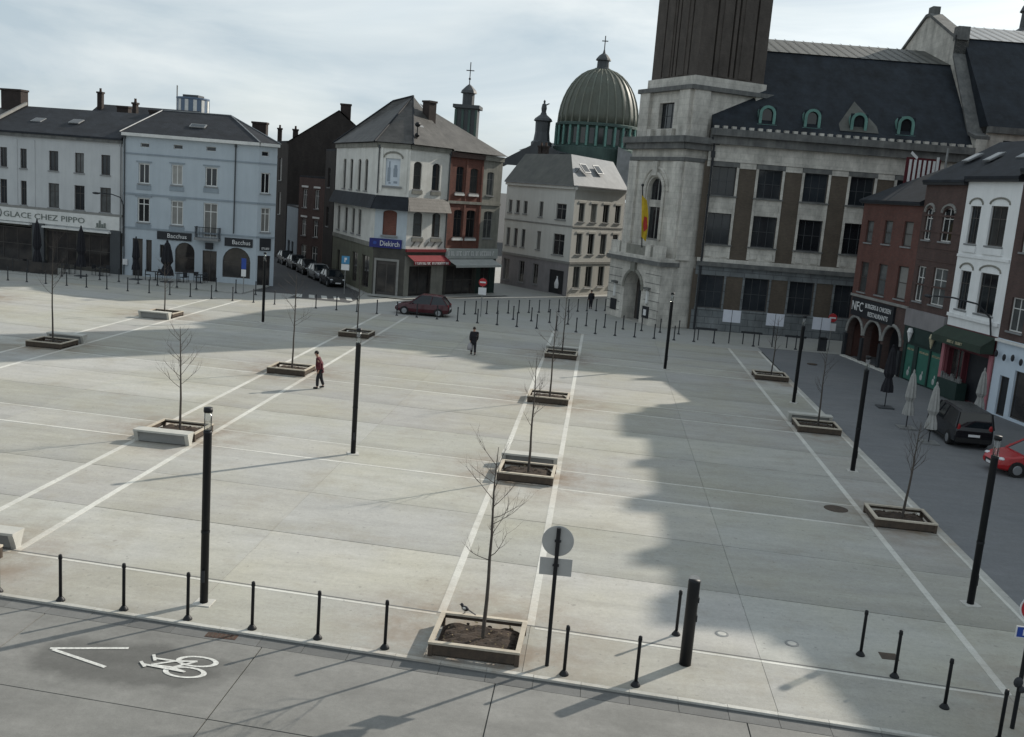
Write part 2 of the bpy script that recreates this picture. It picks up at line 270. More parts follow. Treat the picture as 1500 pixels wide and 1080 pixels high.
M['pink'] = pm('pink_shop_pilaster', (0.42, 0.17, 0.19), (0.36, 0.14, 0.16), scale=2, rough=0.7)
M['maroon'] = pm('maroon_shop_front', (0.12, 0.028, 0.035), (0.09, 0.02, 0.028), scale=2, rough=0.6)
M['paleblue'] = pm('icy_shop_front', (0.58, 0.66, 0.74), (0.52, 0.60, 0.68), scale=1, rough=0.6)
M['parblack'] = pm('black_parasol_cloth', (0.012, 0.012, 0.016), (0.018, 0.018, 0.023), scale=3, rough=0.9)
M['parwhite'] = pm('grey_white_parasol_cloth', (0.42, 0.42, 0.40), (0.32, 0.32, 0.31), scale=3, rough=0.9, streak=0.3)
M['yellow'] = pm('yellow_flag_cloth', (0.60, 0.42, 0.03), (0.5, 0.34, 0.02), scale=3, rough=0.8)
M['flagred'] = pm('red_flag_emblem', (0.42, 0.04, 0.03), (0.35, 0.03, 0.025), scale=3, rough=0.8)
M['skin'] = pm('skin', (0.36, 0.21, 0.15), (0.32, 0.18, 0.13), scale=9, rough=0.6)
M['jacket'] = pm('dark_red_jacket', (0.10, 0.012, 0.022), (0.06, 0.009, 0.015), scale=4, rough=0.85)
M['coat'] = pm('black_coat', (0.010, 0.010, 0.014), (0.016, 0.016, 0.02), scale=4, rough=0.9)
M['trousers'] = pm('dark_trousers', (0.014, 0.014, 0.018), (0.022, 0.022, 0.026), scale=4, rough=0.9)
M['hair'] = pm('dark_hair', (0.015, 0.012, 0.010), (0.022, 0.017, 0.014), scale=9, rough=0.7)
M['shoe'] = pm('black_shoe', (0.01, 0.01, 0.011), (0.016, 0.016, 0.017), scale=6, rough=0.5)
M['bag'] = pm('grey_carrier_bag', (0.30, 0.29, 0.30), (0.25, 0.24, 0.25), scale=4, rough=0.6)
M['feather'] = pm('black_feather', (0.012, 0.012, 0.015), (0.02, 0.02, 0.025), scale=9, rough=0.5)
M['featherw'] = pm('white_feather', (0.62, 0.61, 0.58), (0.5, 0.5, 0.48), scale=9, rough=0.8)
M['rust'] = pm('rusty_grate', (0.09, 0.045, 0.03), (0.05, 0.035, 0.03), scale=6, rough=0.9)
M['chimney'] = brickmat('chimney_brick', (0.05, 0.035, 0.031), (0.04, 0.03, 0.027), (0.04, 0.036, 0.034), streak=0.35)
M['pot'] = pm('clay_pot', (0.08, 0.05, 0.04), (0.06, 0.04, 0.033), scale=4, rough=0.9)
M['bluetower'] = pm('blue_curtain_wall', (0.12, 0.17, 0.25), (0.10, 0.145, 0.21), scale=0.4, rough=0.4)
M['mural'] = pm('pale_mural_panel', (0.58, 0.63, 0.68), (0.50, 0.55, 0.61), scale=1.5, rough=0.7)
M['muralgrey'] = pm('grey_blue_mural_mark', (0.22, 0.26, 0.31), (0.28, 0.32, 0.36), scale=3, rough=0.7)
def glassmat():
    m = bpy.data.materials.new('clear_lamp_glass'); m.use_nodes = True
    n, l = m.node_tree.nodes, m.node_tree.links; n.clear()
    o = n.new('ShaderNodeOutputMaterial'); mixs = n.new('ShaderNodeMixShader'); t = n.new('ShaderNodeBsdfTransparent'); g = n.new('ShaderNodeBsdfGlossy')
    g.inputs['Roughness'].default_value = 0.1; t.inputs[0].default_value = (0.86, 0.88, 0.87, 1)
    nn = n.new('ShaderNodeTexNoise'); nn.inputs['Scale'].default_value = 3; mr = n.new('ShaderNodeMapRange'); mr.inputs[3].default_value = 0.10; mr.inputs[4].default_value = 0.2
    l.new(nn.outputs[0], mr.inputs[0]); l.new(mr.outputs[0], mixs.inputs[0]); l.new(t.outputs[0], mixs.inputs[1]); l.new(g.outputs[0], mixs.inputs[2]); l.new(mixs.outputs[0], o.inputs[0])
    return m
M['lampglass'] = glassmat()

# ------------------------------------------------------------------ mesh helpers
class MB:
    def __init__(s): s.v = []; s.f = []
    def add(s, vs, fs):
        o = len(s.v); s.v += [tuple(q) for q in vs]; s.f += [tuple(i+o for i in f) for f in fs]; return s
    def box(s, x0, x1, y0, y1, z0, z1):
        return s.add([(x0,y0,z0),(x1,y0,z0),(x1,y1,z0),(x0,y1,z0),(x0,y0,z1),(x1,y0,z1),(x1,y1,z1),(x0,y1,z1)],
                     [(3,2,1,0),(4,5,6,7),(0,1,5,4),(1,2,6,5),(2,3,7,6),(3,0,4,7)])
    def prism(s, poly, z0, z1):
        n = len(poly); vs = [(x,y,z0) for x,y in poly]+[(x,y,z1) for x,y in poly]
        return s.add(vs, [tuple(range(n-1,-1,-1)), tuple(range(n,2*n))]+[(i,(i+1)%n,n+(i+1)%n,n+i) for i in range(n)])
    def slab_y(s, poly, y0, y1):
        """polygon in x,z extruded along y (counter-clockwise seen from -y)"""
        n = len(poly); vs = [(x,y0,z) for x,z in poly]+[(x,y1,z) for x,z in poly]
        return s.add(vs, [tuple(range(n)), tuple(range(2*n-1,n-1,-1))]+[((i+1)%n,i,n+i,n+(i+1)%n) for i in range(n)])
    def slab_x(s, poly, x0, x1):
        n = len(poly); vs = [(x0,y,z) for y,z in poly]+[(x1,y,z) for y,z in poly]
        return s.add(vs, [tuple(range(n-1,-1,-1)), tuple(range(n,2*n))]+[(i,(i+1)%n,n+(i+1)%n,n+i) for i in range(n)])
    def tube(s, p0, p1, r0, r1=None, n=8, caps=True):
        r1 = r0 if r1 is None else r1; p0 = Vector(p0); p1 = Vector(p1); d = (p1-p0)
        if d.length < 1e-6: return s
        d.normalize(); a = d.orthogonal().normalized(); b = d.cross(a)
        vs = []
        for p, r in ((p0,r0),(p1,r1)):
            for i in range(n):
                t = 2*math.pi*i/n; vs.append(p+a*math.cos(t)*r+b*math.sin(t)*r)
        fs = [(i,(i+1)%n,n+(i+1)%n,n+i) for i in range(n)]
        if caps: fs += [tuple(range(n-1,-1,-1)), tuple(range(n,2*n))]
        return s.add(vs, fs)
    def lathe(s, prof, n=16, cx=0, cy=0, fold=0.0, nf=8):
        vs = []
        for r, z in prof:
            for i in range(n):
                t = 2*math.pi*i/n; rr = r*(1+fold*math.cos(nf*t)); vs.append((cx+rr*math.cos(t), cy+rr*math.sin(t), z))
        m = len(prof); fs = []
        for j in range(m-1):
            for i in range(n): fs.append((j*n+i, j*n+(i+1)%n, (j+1)*n+(i+1)%n, (j+1)*n+i))
        fs += [tuple(range(n-1,-1,-1)), tuple(range((m-1)*n, m*n))]
        return s.add(vs, fs)
    def ell(s, c, r, n=10, m=7):
        vs = []; fs = []
        for j in range(1, m):
            p = math.pi*j/m
            for i in range(n):
                t = 2*math.pi*i/n; vs.append((c[0]+r[0]*math.sin(p)*math.cos(t), c[1]+r[1]*math.sin(p)*math.sin(t), c[2]-r[2]*math.cos(p)))
        for j in range(m-2):
            for i in range(n): fs.append((j*n+i, j*n+(i+1)%n, (j+1)*n+(i+1)%n, (j+1)*n+i))
        k = len(vs); vs += [(c[0],c[1],c[2]-r[2]), (c[0],c[1],c[2]+r[2])]
        for i in range(n): fs.append((k,(i+1)%n,i)); fs.append((k+1,(m-2)*n+i,(m-2)*n+(i+1)%n))
        return s.add(vs, fs)
    def mesh(s, name):
        me = bpy.data.meshes.new(name); me.from_pydata(s.v, [], s.f); me.update(); return me

def obj(name, mb, mat, parent=None, loc=(0,0,0), rz=0.0, smooth=False):
    me = mb.mesh(name) if isinstance(mb, MB) else mb
    if mat is not None and not me.materials: me.materials.append(M[mat] if isinstance(mat, str) else mat)
    if smooth:
        for p in me.polygons: p.use_smooth = True
    o = bpy.data.objects.new(name, me); COL.objects.link(o); o.location = loc; o.rotation_euler = (0,0,rz)
    if parent is not None: o.parent = parent
    return o
def tag(o, label, cat, group=None, kind=None):
    if label: o['label'] = label
    if cat: o['category'] = cat
    if group: o['group'] = group
    if kind: o['kind'] = kind
    return o
def thing(name, loc, label, cat, group=None, rz=0.0):
    o = bpy.data.objects.new(name, None); COL.objects.link(o); o.location = loc; o.rotation_euler = (0,0,rz)
    o.empty_display_size = 0.3
    return tag(o, label, cat, group)
def copy_tree(o, parent=None):
    c = o.copy(); COL.objects.link(c); c.parent = parent
    for ch in o.children: copy_tree(ch, c)
    return c

class Fr:
    """A facade: s runs left to right along it, d goes into the building, z up."""
    def __init__(s, a, b):
        s.a = Vector((a[0], a[1], 0)); d = Vector((b[0]-a[0], b[1]-a[1], 0)); s.L = d.length; s.t = d.normalized(); s.n = Vector((-s.t.y, s.t.x, 0)); s.ang = math.atan2(s.t.y, s.t.x)
    def w(s, u, d=0.0, z=0.0): return s.a+s.t*u+s.n*d+Vector((0,0,z))
    def put(s, name, mb, mat, root, u=0.0, d=0.0, z=0.0, smooth=False, sub=None):
        o = obj(name, mb, mat, None, (0,0,0), s.ang, smooth)
        o.parent = root; o.location = s.w(u,d,z)-root.location
        return o

def wall_mb(L, z0, z1, ops, rv=0.22, x0=0.0, thick=None):
    """wall face with real openings and reveals; ops: (s0,s1,z0,z1[,arch]) arch = rise of a round head"""
    m = MB(); xs = sorted({x0, L, *[round(o[0],4) for o in ops], *[round(o[1],4) for o in ops]}); zs = sorted({z0, z1, *[round(o[2],4) for o in ops], *[round(o[3],4) for o in ops]})
    xs = [x for x in xs if x0-1e-6 <= x <= L+1e-6]; zs = [z for z in zs if z0-1e-6 <= z <= z1+1e-6]
    for i in range(len(xs)-1):
        for j in range(len(zs)-1):
            cx, cz = (xs[i]+xs[i+1])/2, (zs[j]+zs[j+1])/2
            if any(o[0] < cx < o[1] and o[2] < cz < o[3] for o in ops): continue
            m.add([(xs[i],0,zs[j]),(xs[i+1],0,zs[j]),(xs[i+1],0,zs[j+1]),(xs[i],0,zs[j+1])], [(0,1,2,3)])
    for o in ops:
        a, b, c, d = o[:4]
        m.add([(a,0,c),(a,rv,c),(a,rv,d),(a,0,d)], [(3,2,1,0)]); m.add([(b,0,c),(b,rv,c),(b,rv,d),(b,0,d)], [(0,1,2,3)])
        m.add([(a,0,d),(b,0,d),(b,rv,d),(a,rv,d)], [(3,2,1,0)]); m.add([(a,0,c),(b,0,c),(b,rv,c),(a,rv,c)], [(0,1,2,3)])
        if len(o) > 4 and o[4]:
            r = o[4]; w = (b-a)/2; cx = (a+b)/2; N = 10
            pts = [(cx-w*math.cos(math.pi*k/N), d-r+r*math.sin(math.pi*k/N)) for k in range(N+1)]
            for k in range(N):
                (xa,za),(xb,zb) = pts[k], pts[k+1]
                m.add([(xa,0.003,za),(xb,0.003,zb),(xb,0.003,d),(xa,0.003,d)], [(0,1,2,3)])
                m.add([(xa,0.003,za),(xb,0.003,zb),(xb,rv,zb),(xa,rv,za)], [(3,2,1,0)])
    if thick: pass
    return m

_win = {}; RW = random.Random(31)
def window(root, fr, s0, s1, z0, z1, style='sash', fmat='whiteframe', gmat='glass', sill=True, dep=0.12, fw_=0.07):
    w, h = round(s1-s0,2), round(z1-z0,2); key = (w,h,style,fmat,gmat,dep,fw_)
    if key not in _win:
        m = MB(); a, b = dep, dep+0.06; f = fw_
        m.box(-w/2,-w/2+f,a,b,0,h); m.box(w/2-f,w/2,a,b,0,h); m.box(-w/2+f,w/2-f,a,b,0,f); m.box(-w/2+f,w/2-f,a,b,h-f,h)
        th = f*0.7
        if style in ('sash','cross','tall'): m.box(-th/2,th/2,a+0.003,b-0.003,f,h-f)
        if style in ('cross','tall'):
            q = h*(0.68 if style == 'cross' else 0.75); m.box(-w/2+f,w/2-f,a+0.006,b-0.006,q-th/2,q+th/2)
        if style == 'grid':
            for k in (1,2): x = -w/2+w*k/3; m.box(x-th/2,x+th/2,a+0.003,b-0.003,f,h-f)
            q = h*0.5; m.box(-w/2+f,w/2-f,a+0.006,b-0.006,q-th/2,q+th/2)
        if style == 'bar': m.box(-w/2+f,w/2-f,a+0.006,b-0.006,h*0.5-th/2,h*0.5+th/2)
        p = MB().box(-w/2+0.01,w/2-0.01,dep+0.035,dep+0.045,0.01,h-0.01)
        mf = m.mesh('window'); mf.materials.append(M[fmat]); mp_ = p.mesh('pane'); mp_.materials.append(M[gmat])
        ms = MB().box(-w/2-0.08,w/2+0.08,-0.09,dep,-0.10,-0.004).mesh('sill'); ms.materials.append(M['sill'])
        _win[key] = (mf, mp_, ms)
    mf, mp_, ms = _win[key]
    o = fr.put('window', mf, None, root, (s0+s1)/2, 0, z0)
    po = obj('pane', mp_, None, o)
    if gmat == 'glass':
        k = RW.random(); gm2 = 'glass' if k < 0.62 else ('curtain' if k < 0.92 else 'blind')
        if gm2 != 'glass':
            po.material_slots[0].link = 'OBJECT'; po.material_slots[0].material = M[gm2]
    if sill: obj('sill', ms, None, o)
    return o

def text_mesh(txt, size, depth=0.02, width=None):
    c = bpy.data.curves.new('lettering', 'FONT'); c.body = txt; c.size = size; c.extrude = depth/2; c.align_x = 'CENTER'; c.align_y = 'CENTER'; c.resolution_u = 2
    o = bpy.data.objects.new('tmp', c); COL.objects.link(o)
    dg = bpy.context.evaluated_depsgraph_get(); me = bpy.data.meshes.new_from_object(o.evaluated_get(dg)); bpy.data.objects.remove(o)
    me.transform(Matrix.Rotation(math.pi/2, 4, 'X'))
    if width:
        xs = [v.co.x for v in me.vertices]; k = width/(max(xs)-min(xs)); me.transform(Matrix.Diagonal((k,1,1,1)))
    me.name = 'lettering'; return me
def letters(root, fr, txt, s, z, size, mat, d=-0.03, width=None, parent=None):
    me = text_mesh(txt, size, 0.02, width); o = fr.put('lettering', me, mat, root, s, d, z)
    if parent is not None:
        o.parent = parent; o.location = fr.w(s,d,z)-root.location-parent.location; o.rotation_euler = (0,0,fr.ang)
    return o
def marks(root, fr, s0, s1, z, h, mat, seed, d=-0.03, name='lettering'):
    """blurred lettering that cannot be read in the photograph: a run of small strokes"""
    rr = random.Random(seed); m = MB(); x = s0
    while x < s1-0.05:
        w = rr.uniform(0.5,0.95)*h*0.7
        if rr.random() < 0.16: x += w*0.7; continue
        w = min(w, s1-x); k = rr.random()
        m.box(x,x+w*0.28,-0.012,0.012,z-h/2,z+h/2)
        if k < 0.45: m.box(x+w*0.28,x+w*0.85,-0.012,0.012,z+h*0.28,z+h/2)
        if k > 0.25: m.box(x+w*0.28,x+w*0.85,-0.012,0.012,z-h/2,z-h*0.28)
        if k > 0.6: m.box(x+w*0.6,x+w*0.85,-0.012,0.012,z-h*0.28,z+h/2)
        x += w+h*0.14
    return fr.put(name, m, mat, root, 0, d, 0)
def bandz(root, fr, s0, s1, z0, z1, proj, mat, name='string_course', d1=0.02):
    return fr.put(name, MB().box(s0,s1,-proj,d1,z0,z1), mat, root)
def closed_box(root, fr, s0, s1, d0, d1, z0, z1, mat, name):
    return fr.put(name, MB().box(s0,s1,d0,d1,z0,z1), mat, root)
def shell(root, fr, s0, s1, d1, z1, mat, z0=-0.2, d0=0.0):
    """side and back walls of a house as one mesh"""
    m = MB()
    m.add([(s0,d0,z0),(s0,d1,z0),(s0,d1,z1),(s0,d0,z1)], [(3,2,1,0)][::-1]); m.add([(s1,d0,z0),(s1,d1,z0),(s1,d1,z1),(s1,d0,z1)], [(0,1,2,3)])
    m.add([(s0,d1,z0),(s1,d1,z0),(s1,d1,z1),(s0,d1,z1)], [(3,2,1,0)])
    return fr.put('side_wall', m, mat, root)
def gable_roof(root, fr, s0, s1, d0, d1, ze, zr, mat, oh=0.3, hipL=0.0, hipR=0.0, gmat=None, dr=None, name='roof'):
    dm = (d0+d1)/2 if dr is None else dr; t = 0.16
    a, b, c, e = s0-oh*(1 if hipL else 0.0), s1+oh*(1 if hipR else 0.0), d0-oh, d1+oh
    vs = [(a,c,ze),(b,c,ze),(b,e,ze),(a,e,ze),(s0+hipL,dm,zr),(s1-hipR,dm,zr)]
    fs = [(0,1,5,4),(2,3,4,5),(1,2,5),(3,0,4)]
    vs += [(a,c,ze-t),(b,c,ze-t),(b,e,ze-t),(a,e,ze-t)]
    fs += [(0,6,7,1),(1,7,8,2),(2,8,9,3),(3,9,6,0),(9,8,7,6)]
    return fr.put(name, MB().add(vs, fs), mat, root)
def chimney(root, fr, s, d, z0, z1, w=0.9, dp=0.6, pots=2, mat='chimney', parent=None):
    m = MB().box(-w/2,w/2,-dp/2,dp/2,z0,z1-0.18); m.box(-w/2-0.07,w/2+0.07,-dp/2-0.07,dp/2+0.07,z1-0.18,z1)
    o = fr.put('chimney', m, mat, root, s, d, 0)
    for k in range(pots):
        x = (k-(pots-1)/2)*w*0.45
        obj('chimney_pot', MB().lathe([(0.13,z1),(0.11,z1+0.3),(0.13,z1+0.36)], 8, x, 0), 'pot', o)
    return o
def skylight(root, fr, s, d, z, slope, w=0.8, h=1.1, mat='zinc'):
    """roof window lying on a slope (radians) that rises away from the facade"""
    m = MB().box(-w/2,w/2,0,h,0.0,0.09)
    o = fr.put('roof_window', m, mat, root, s, d, z); o.rotation_euler = (slope,0,0); o.rotation_euler = (Matrix.Rotation(fr.ang,3,'Z') @ Matrix.Rotation(slope,3,'X')).to_euler()
    obj('pane', MB().box(-w/2+0.1,w/2-0.1,0.1,h-0.1,0.09,0.1), 'glass', o)
    return o

# ================================================================== ground, plaza, roads
SK = 0.075
def yk(x, y0): return y0-SK*(x+2.0)
rnd = random.Random(7)
def structure(name, mb, mat):
    o = obj(name, mb, mat); o['kind'] = 'structure'; return o
structure('ground', MB().add([(-1500,-300,-0.14),(1500,-300,-0.14),(1500,2500,-0.14),(-1500,2500,-0.14)], [(0,1,2,3)]), 'ground')

BANDS = [-42.6, -29.1, -15.5, -1.97, 10.97]; HB = 1.09
AL = [19.78, 33.70, 47.38, 61.05]; BL = [22.33, 36.06, 49.75, 63.42]; YEND = 73.9
PX0, PX1 = -62.0, 12.06
def para(x0, x1, ya, yb, z0, z1, g=0.0):
    return MB().add([(x0+g,yk(x0,ya)+g,z0),(x1-g,yk(x1,ya)+g,z0),(x1-g,yk(x1,yb)-g,z0),(x0+g,yk(x0,yb)-g,z0),
                     (x0+g,yk(x0,ya)+g,z1),(x1-g,yk(x1,ya)+g,z1),(x1-g,yk(x1,yb)-g,z1),(x0+g,yk(x0,yb)-g,z1)],
                    [(4,5,6,7),(0,1,5,4),(1,2,6,5),(2,3,7,6),(3,0,4,7)])
plaza = structure('plaza', para(PX0, PX1, AL[0]-0.02, YEND+1.5, -0.06, -0.035), 'gutter')
cols = [PX0, -52.0]
for i, c in enumerate(BANDS):
    prev = cols[-1]; a = c-HB
    if i: cols.append((prev+a)/2)
    cols += [a, c+HB]
rows = [(AL[0]+0.14, BL[0], 0.0)]
for k in range(4):
    end = AL[k+1] if k < 3 else YEND
    st = (end-BL[k])/3
    for j in range(3): rows.append((BL[k]+j*st, BL[k]+(j+1)*st, 0.0))
    if k < 3: rows.append((AL[k+1], BL[k+1], 0.0))
tones = {}
for ci, (x0, x1) in enumerate(zip(cols[:-1], cols[1:])):
    for ri, (ya, yb, _) in enumerate(rows):
        bay = (ci+1)//3
        if (bay, ri) not in tones: tones[(bay, ri)] = rnd.uniform(0.87, 1.10)
        t = tones[(bay, ri)]*rnd.uniform(0.97, 1.03); g = 0.014
        mb = MB().add([(x0+0.005,yk(x0,ya)+g,-0.034),(x1-0.005,yk(x1,ya)+g,-0.034),(x1-0.005,yk(x1,yb)-g,-0.034),(x0+0.005,yk(x0,yb)-g,-0.034),
                       (x0+0.005,yk(x0,ya)+g,0),(x1-0.005,yk(x1,ya)+g,0),(x1-0.005,yk(x1,yb)-g,0),(x0+0.005,yk(x0,yb)-g,0)], [(4,5,6,7),(0,1,5,4),(1,2,6,5),(2,3,7,6),(3,0,4,7)])
        o = obj('paving_slab', mb, 'slab', plaza, (0,0,rnd.uniform(-0.002,0.002))); o.color = (t*rnd.uniform(0.99,1.01), t, t*rnd.uniform(0.98,1.02), 1)
# pale strips that frame the tree bands (pieces laid end to end)
def strip(x0, x1, ya, yb, top=0.0065):
    obj('paving_strip', para(x0, x1, ya, yb, -0.02, top, 0.004), 'strip', plaza)
for c in BANDS[1:]:
    for e in (-HB, HB):
        y = BL[0]
        while y < YEND-0.5:
            y2 = min(y+2.29, YEND); strip(c+e-0.10, c+e+0.10, y, y2); y = y2
for line, w in [(AL[1],0.13),(AL[2],0.13),(AL[3],0.13),(BL[0]-0.12,0.10),(BL[1]+0.0,0.09),(BL[2],0.09),(BL[3],0.09)]:
    for i in range(1, len(BANDS)-1):
        a, b = BANDS[i]+HB+0.11, BANDS[i+1]-HB-0.11; n = 4
        for j in range(n): strip(a+(b-a)*j/n, a+(b-a)*(j+1)/n, line-w/2, line+w/2, 0.005)
        if line == BL[0]-0.12: strip(BANDS[i]-HB+0.11, BANDS[i]+HB-0.11, line-w/2, line+w/2, 0.005)
for i in range(1, len(BANDS)-1): obj('open_joint', para(BANDS[i]-HB, BANDS[i+1]-HB, BL[0]-0.035, BL[0]+0.012, -0.03, 0.004), 'gutter', plaza)
x = -20.0
while x < 12.0:                                                    # kerb and gutter along the near road
    x2 = min(x+1.02, 12.05)
    obj('kerb_stone', para(x, x2, AL[0], AL[0]+0.135, -0.10, 0.012+rnd.uniform(-0.002,0.002), 0.004), 'kerb', plaza)
    x = x2
for k in range(46):                                               # kerb along the side road
    y = 18.6+k*1.0
    obj('kerb_stone', MB().box(12.07, 12.30, y+0.004, y+0.996, -0.10, 0.010+rnd.uniform(-0.002,0.002)), 'kerb', plaza)
road = structure('front_road', para(-70, 40, -40, AL[0]-0.01, -0.10, -0.09), 'gutter')
x = -20.0
while x < 13.0:
    obj('gutter_stone', para(x, x+1.02, AL[0]-0.40, AL[0]-0.005, -0.088, -0.055+rnd.uniform(-0.002,0.002), 0.005), 'gutter', road); x += 1.02
xs = [-6.6+5.2*k for k in range(-4, 6)]
for a, b in zip(xs[:-1], xs[1:]):
    for ya, yb in ((16.33, AL[0]-0.40), (12.2, 16.33), (7.0, 12.2)):
        obj('road_panel', para(a, b, ya, yb, -0.088, -0.052+rnd.uniform(-0.002,0.001), 0.014), 'road', road)
# painted cycle symbol and arrow head
ZP = -0.0435
def pstroke(mb, a, b, w, z=ZP):
    a = Vector((*a,0)); b = Vector((*b,0)); d = (b-a).normalized(); n = Vector((-d.y,d.x,0))*w/2
    mb.add([(*(a-n)[:2],z),(*(b-n)[:2],z),(*(b+n)[:2],z),(*(a+n)[:2],z)], [(0,1,2,3)])
ar = MB(); pstroke(ar, (-10.80,18.58), (-9.27,18.98), 0.085); pstroke(ar, (-10.72,18.55), (-9.33,18.09), 0.085, ZP+0.0015)
obj('painted_arrow', ar, 'paint', road)
bk = MB()
def ring(mb, c, r, w, n=26, z=ZP, sx=1.0):
    vs = []
    for k in range(n):
        t = 2*math.pi*k/n; vs += [(c[0]+(r-w/2)*math.cos(t)*sx, c[1]+(r-w/2)*math.sin(t), z), (c[0]+(r+w/2)*math.cos(t)*sx, c[1]+(r+w/2)*math.sin(t), z)]
    mb.add(vs, [(2*k,2*k+1,(2*k+3)%(2*n),(2*k+2)%(2*n)) for k in range(n)])
# cycle drawn long in the riding direction: wheels to the right, handlebar and saddle to the left
ring(bk, (-7.66,18.76), 0.205, 0.06, sx=1.95); ring(bk, (-7.72,18.27), 0.205, 0.06, sx=1.95)
for i, (a, b) in enumerate([((-7.66,18.76),(-8.05,18.40)), ((-8.05,18.40),(-7.72,18.27)), ((-8.05,18.40),(-8.50,18.40)), ((-8.10,18.66),(-7.66,18.76)), ((-8.10,18.66),(-8.50,18.40)), ((-8.10,18.66),(-8.55,18.68)), ((-7.72,18.27),(-8.66,18.38)), ((-8.50,18.58),(-8.64,18.82)), ((-8.58,18.28),(-8.76,18.48))]):
    pstroke(bk, a, b, 0.065, ZP+0.0012*(i+1))
obj('painted_cycle', bk, 'paint', road)
gr = obj('drain_grate', MB().box(-7.98,-7.28,19.90,20.14,-0.085,-0.048), 'rust', road)
for k in range(7): obj('grate_bar', MB().box(-7.95+k*0.095,-7.91+k*0.095,19.93,20.11,-0.048,-0.042), 'raildark', gr)
# side road, far road, street to the left
structure('side_road', MB().add([(12.3,-30,-0.045),(60,-30,-0.045),(60,75.2,-0.045),(12.3,75.2,-0.045)], [(0,1,2,3)]), 'sideroad')
structure('far_road', MB().add([(-120,yk(-120,YEND)-4,-0.03),(12.3,yk(12.3,YEND),-0.03),(12.3,75.2,-0.03),(60,75.2,-0.03),(60,135,-0.03),(-120,135,-0.03)], [(0,1,2,3,4,5)]), 'farroad')
structure('street', MB().add([(-29.6,82.2,-0.024),(-20.6,83.4,-0.024),(-21.5,88.2,-0.024),(-62.0,158.0,-0.024),(-70,154,-0.024),(-29.9,87.2,-0.024)], [(0,1,2,3,4,5)]), 'street')
zb = structure('zebra_crossing', MB().box(-25.6,-20.4,80.1,83.4,-0.028,-0.022), 'street')
for k in range(5):
    xx = -25.2+k*1.05; obj('crossing_stripe', MB().add([(xx,81.0+k*0.15,-0.017),(xx+0.5,81.0+k*0.15,-0.017),(xx-0.15,83.2+k*0.1,-0.017),(xx-0.65,83.2+k*0.1,-0.017)], [(0,1,2,3)]), 'zebra', zb)
pv = structure('far_pavement', MB().box(-56,-29.4,79.6,86.6,-0.028,0.06), 'farroad')
pv2 = structure('corner_pavement', MB().add([(-20.3,85.9,0.05),(-16.8,85.6,0.05),(-8.6,96.2,0.05),(-10.5,97.6,0.05),(-17.4,87.6,0.05),(-20.6,87.6,0.05)], [(0,1,2,3,4,5)]), 'farroad')
# manhole covers, ground lights
for (x, y, r) in ((9.05,34.6,0.42), (15.1,69.0,0.35)):
    obj('manhole_cover', MB().lathe([(r,-0.02),(r,0.008),(r-0.03,0.012)], 20, x, y), 'raildark', plaza)
for (x, y) in ((3.74,22.98),(5.40,22.88)):
    o = obj('ground_light', MB().lathe([(0.17,-0.02),(0.17,0.008),(0.13,0.012)], 20, x, y), 'galv', plaza)
    obj('lens', MB().lathe([(0.11,0.012),(0.10,0.018)], 20, x, y), 'plate', o)
obj('floor_hatch', MB().box(7.45,7.85,22.60,22.95,-0.02,0.008), 'raildark', plaza)

# ================================================================== buildings: far left
# ---- pale grey ice cream parlour terrace
T = Fr((-55.5,87.1), (-42.5,85.2))
R_ = thing('terrace_house', T.w(6,0,0), 'pale grey terraced building with long lettered ice cream fascia over dark shopfront', 'building')
top = [(0.46,1.21),(2.6,3.28),(5.6,6.56),(8.26,9.19),(10.93,11.84)]; bot = [(0.41,1.16),(2.62,3.24),(5.53,6.63),(8.21,9.25),(10.84,11.92)]
ops = [(a,b,8.73,10.47) for a,b in top]+[(a,b,5.45,7.62) for a,b in bot]
T.put('wall', wall_mb(13.1, 3.75, 11.85, ops, 0.25, x0=-1.3), 'palegrey', R_)
for a,b in top: window(R_, T, a, b, 8.73, 10.47, 'sash', 'darkframe', 'glass')
for a,b in bot: window(R_, T, a, b, 5.45, 7.62, 'cross', 'darkframe', 'glass')
shell(R_, T, -1.3, 13.1, 11, 11.85, 'darkbrick'); gable_roof(R_, T, -1.3, 13.1, 0, 11, 11.98, 14.5, 'slate', oh=0.3)
bandz(R_, T, -1.3, 13.1, 11.55, 11.84, 0.22, 'corniced', 'cornice'); bandz(R_, T, -1.3, 13.1, 5.15, 5.36, 0.10, 'greyframe', 'string_course')
for s in (2.15, 4.0): bandz(R_, T, s-0.16, s+0.16, 5.37, 11.3, 0.05, 'palegrey', 'pilaster')
fas = bandz(R_, T, -1.3, 12.9, 3.95, 5.14, 0.16, 'whitetrim', 'fascia')
letters(R_, T, 'GLACE CHEZ PIPPO', 5.15, 4.52, 0.72, 'dullletter', -0.19, 8.5)
rg = MB()
for k in range(20):
    t0, t1 = 2*math.pi*k/20, 2*math.pi*(k+1)/20; rg.tube((0.25+0.42*math.cos(t0),0,4.6+0.42*math.sin(t0)), (0.25+0.42*math.cos(t1),0,4.6+0.42*math.sin(t1)), 0.05, n=5)
T.put('round_emblem', rg, 'dullletter', R_, 0, -0.2, 0)
sc = MB()
for sx, h in ((0,0.35),(0.25,0.6),(0.5,0.3),(0.75,0.4)): sc.box(10.6+sx,10.78+sx,-0.02,0.02,4.1,4.1+h)
sc.box(10.5,11.6,-0.02,0.02,4.05,4.10); T.put('small_emblem', sc, 'dullletter', R_, 0, -0.19, 0)
bandz(R_, T, 5.2, 12.1, 3.62, 3.78, 0.55, 'whitetrim', 'awning_box'); bandz(R_, T, -1.3, 3.9, 3.72, 3.86, 0.5, 'whitetrim', 'awning_box')
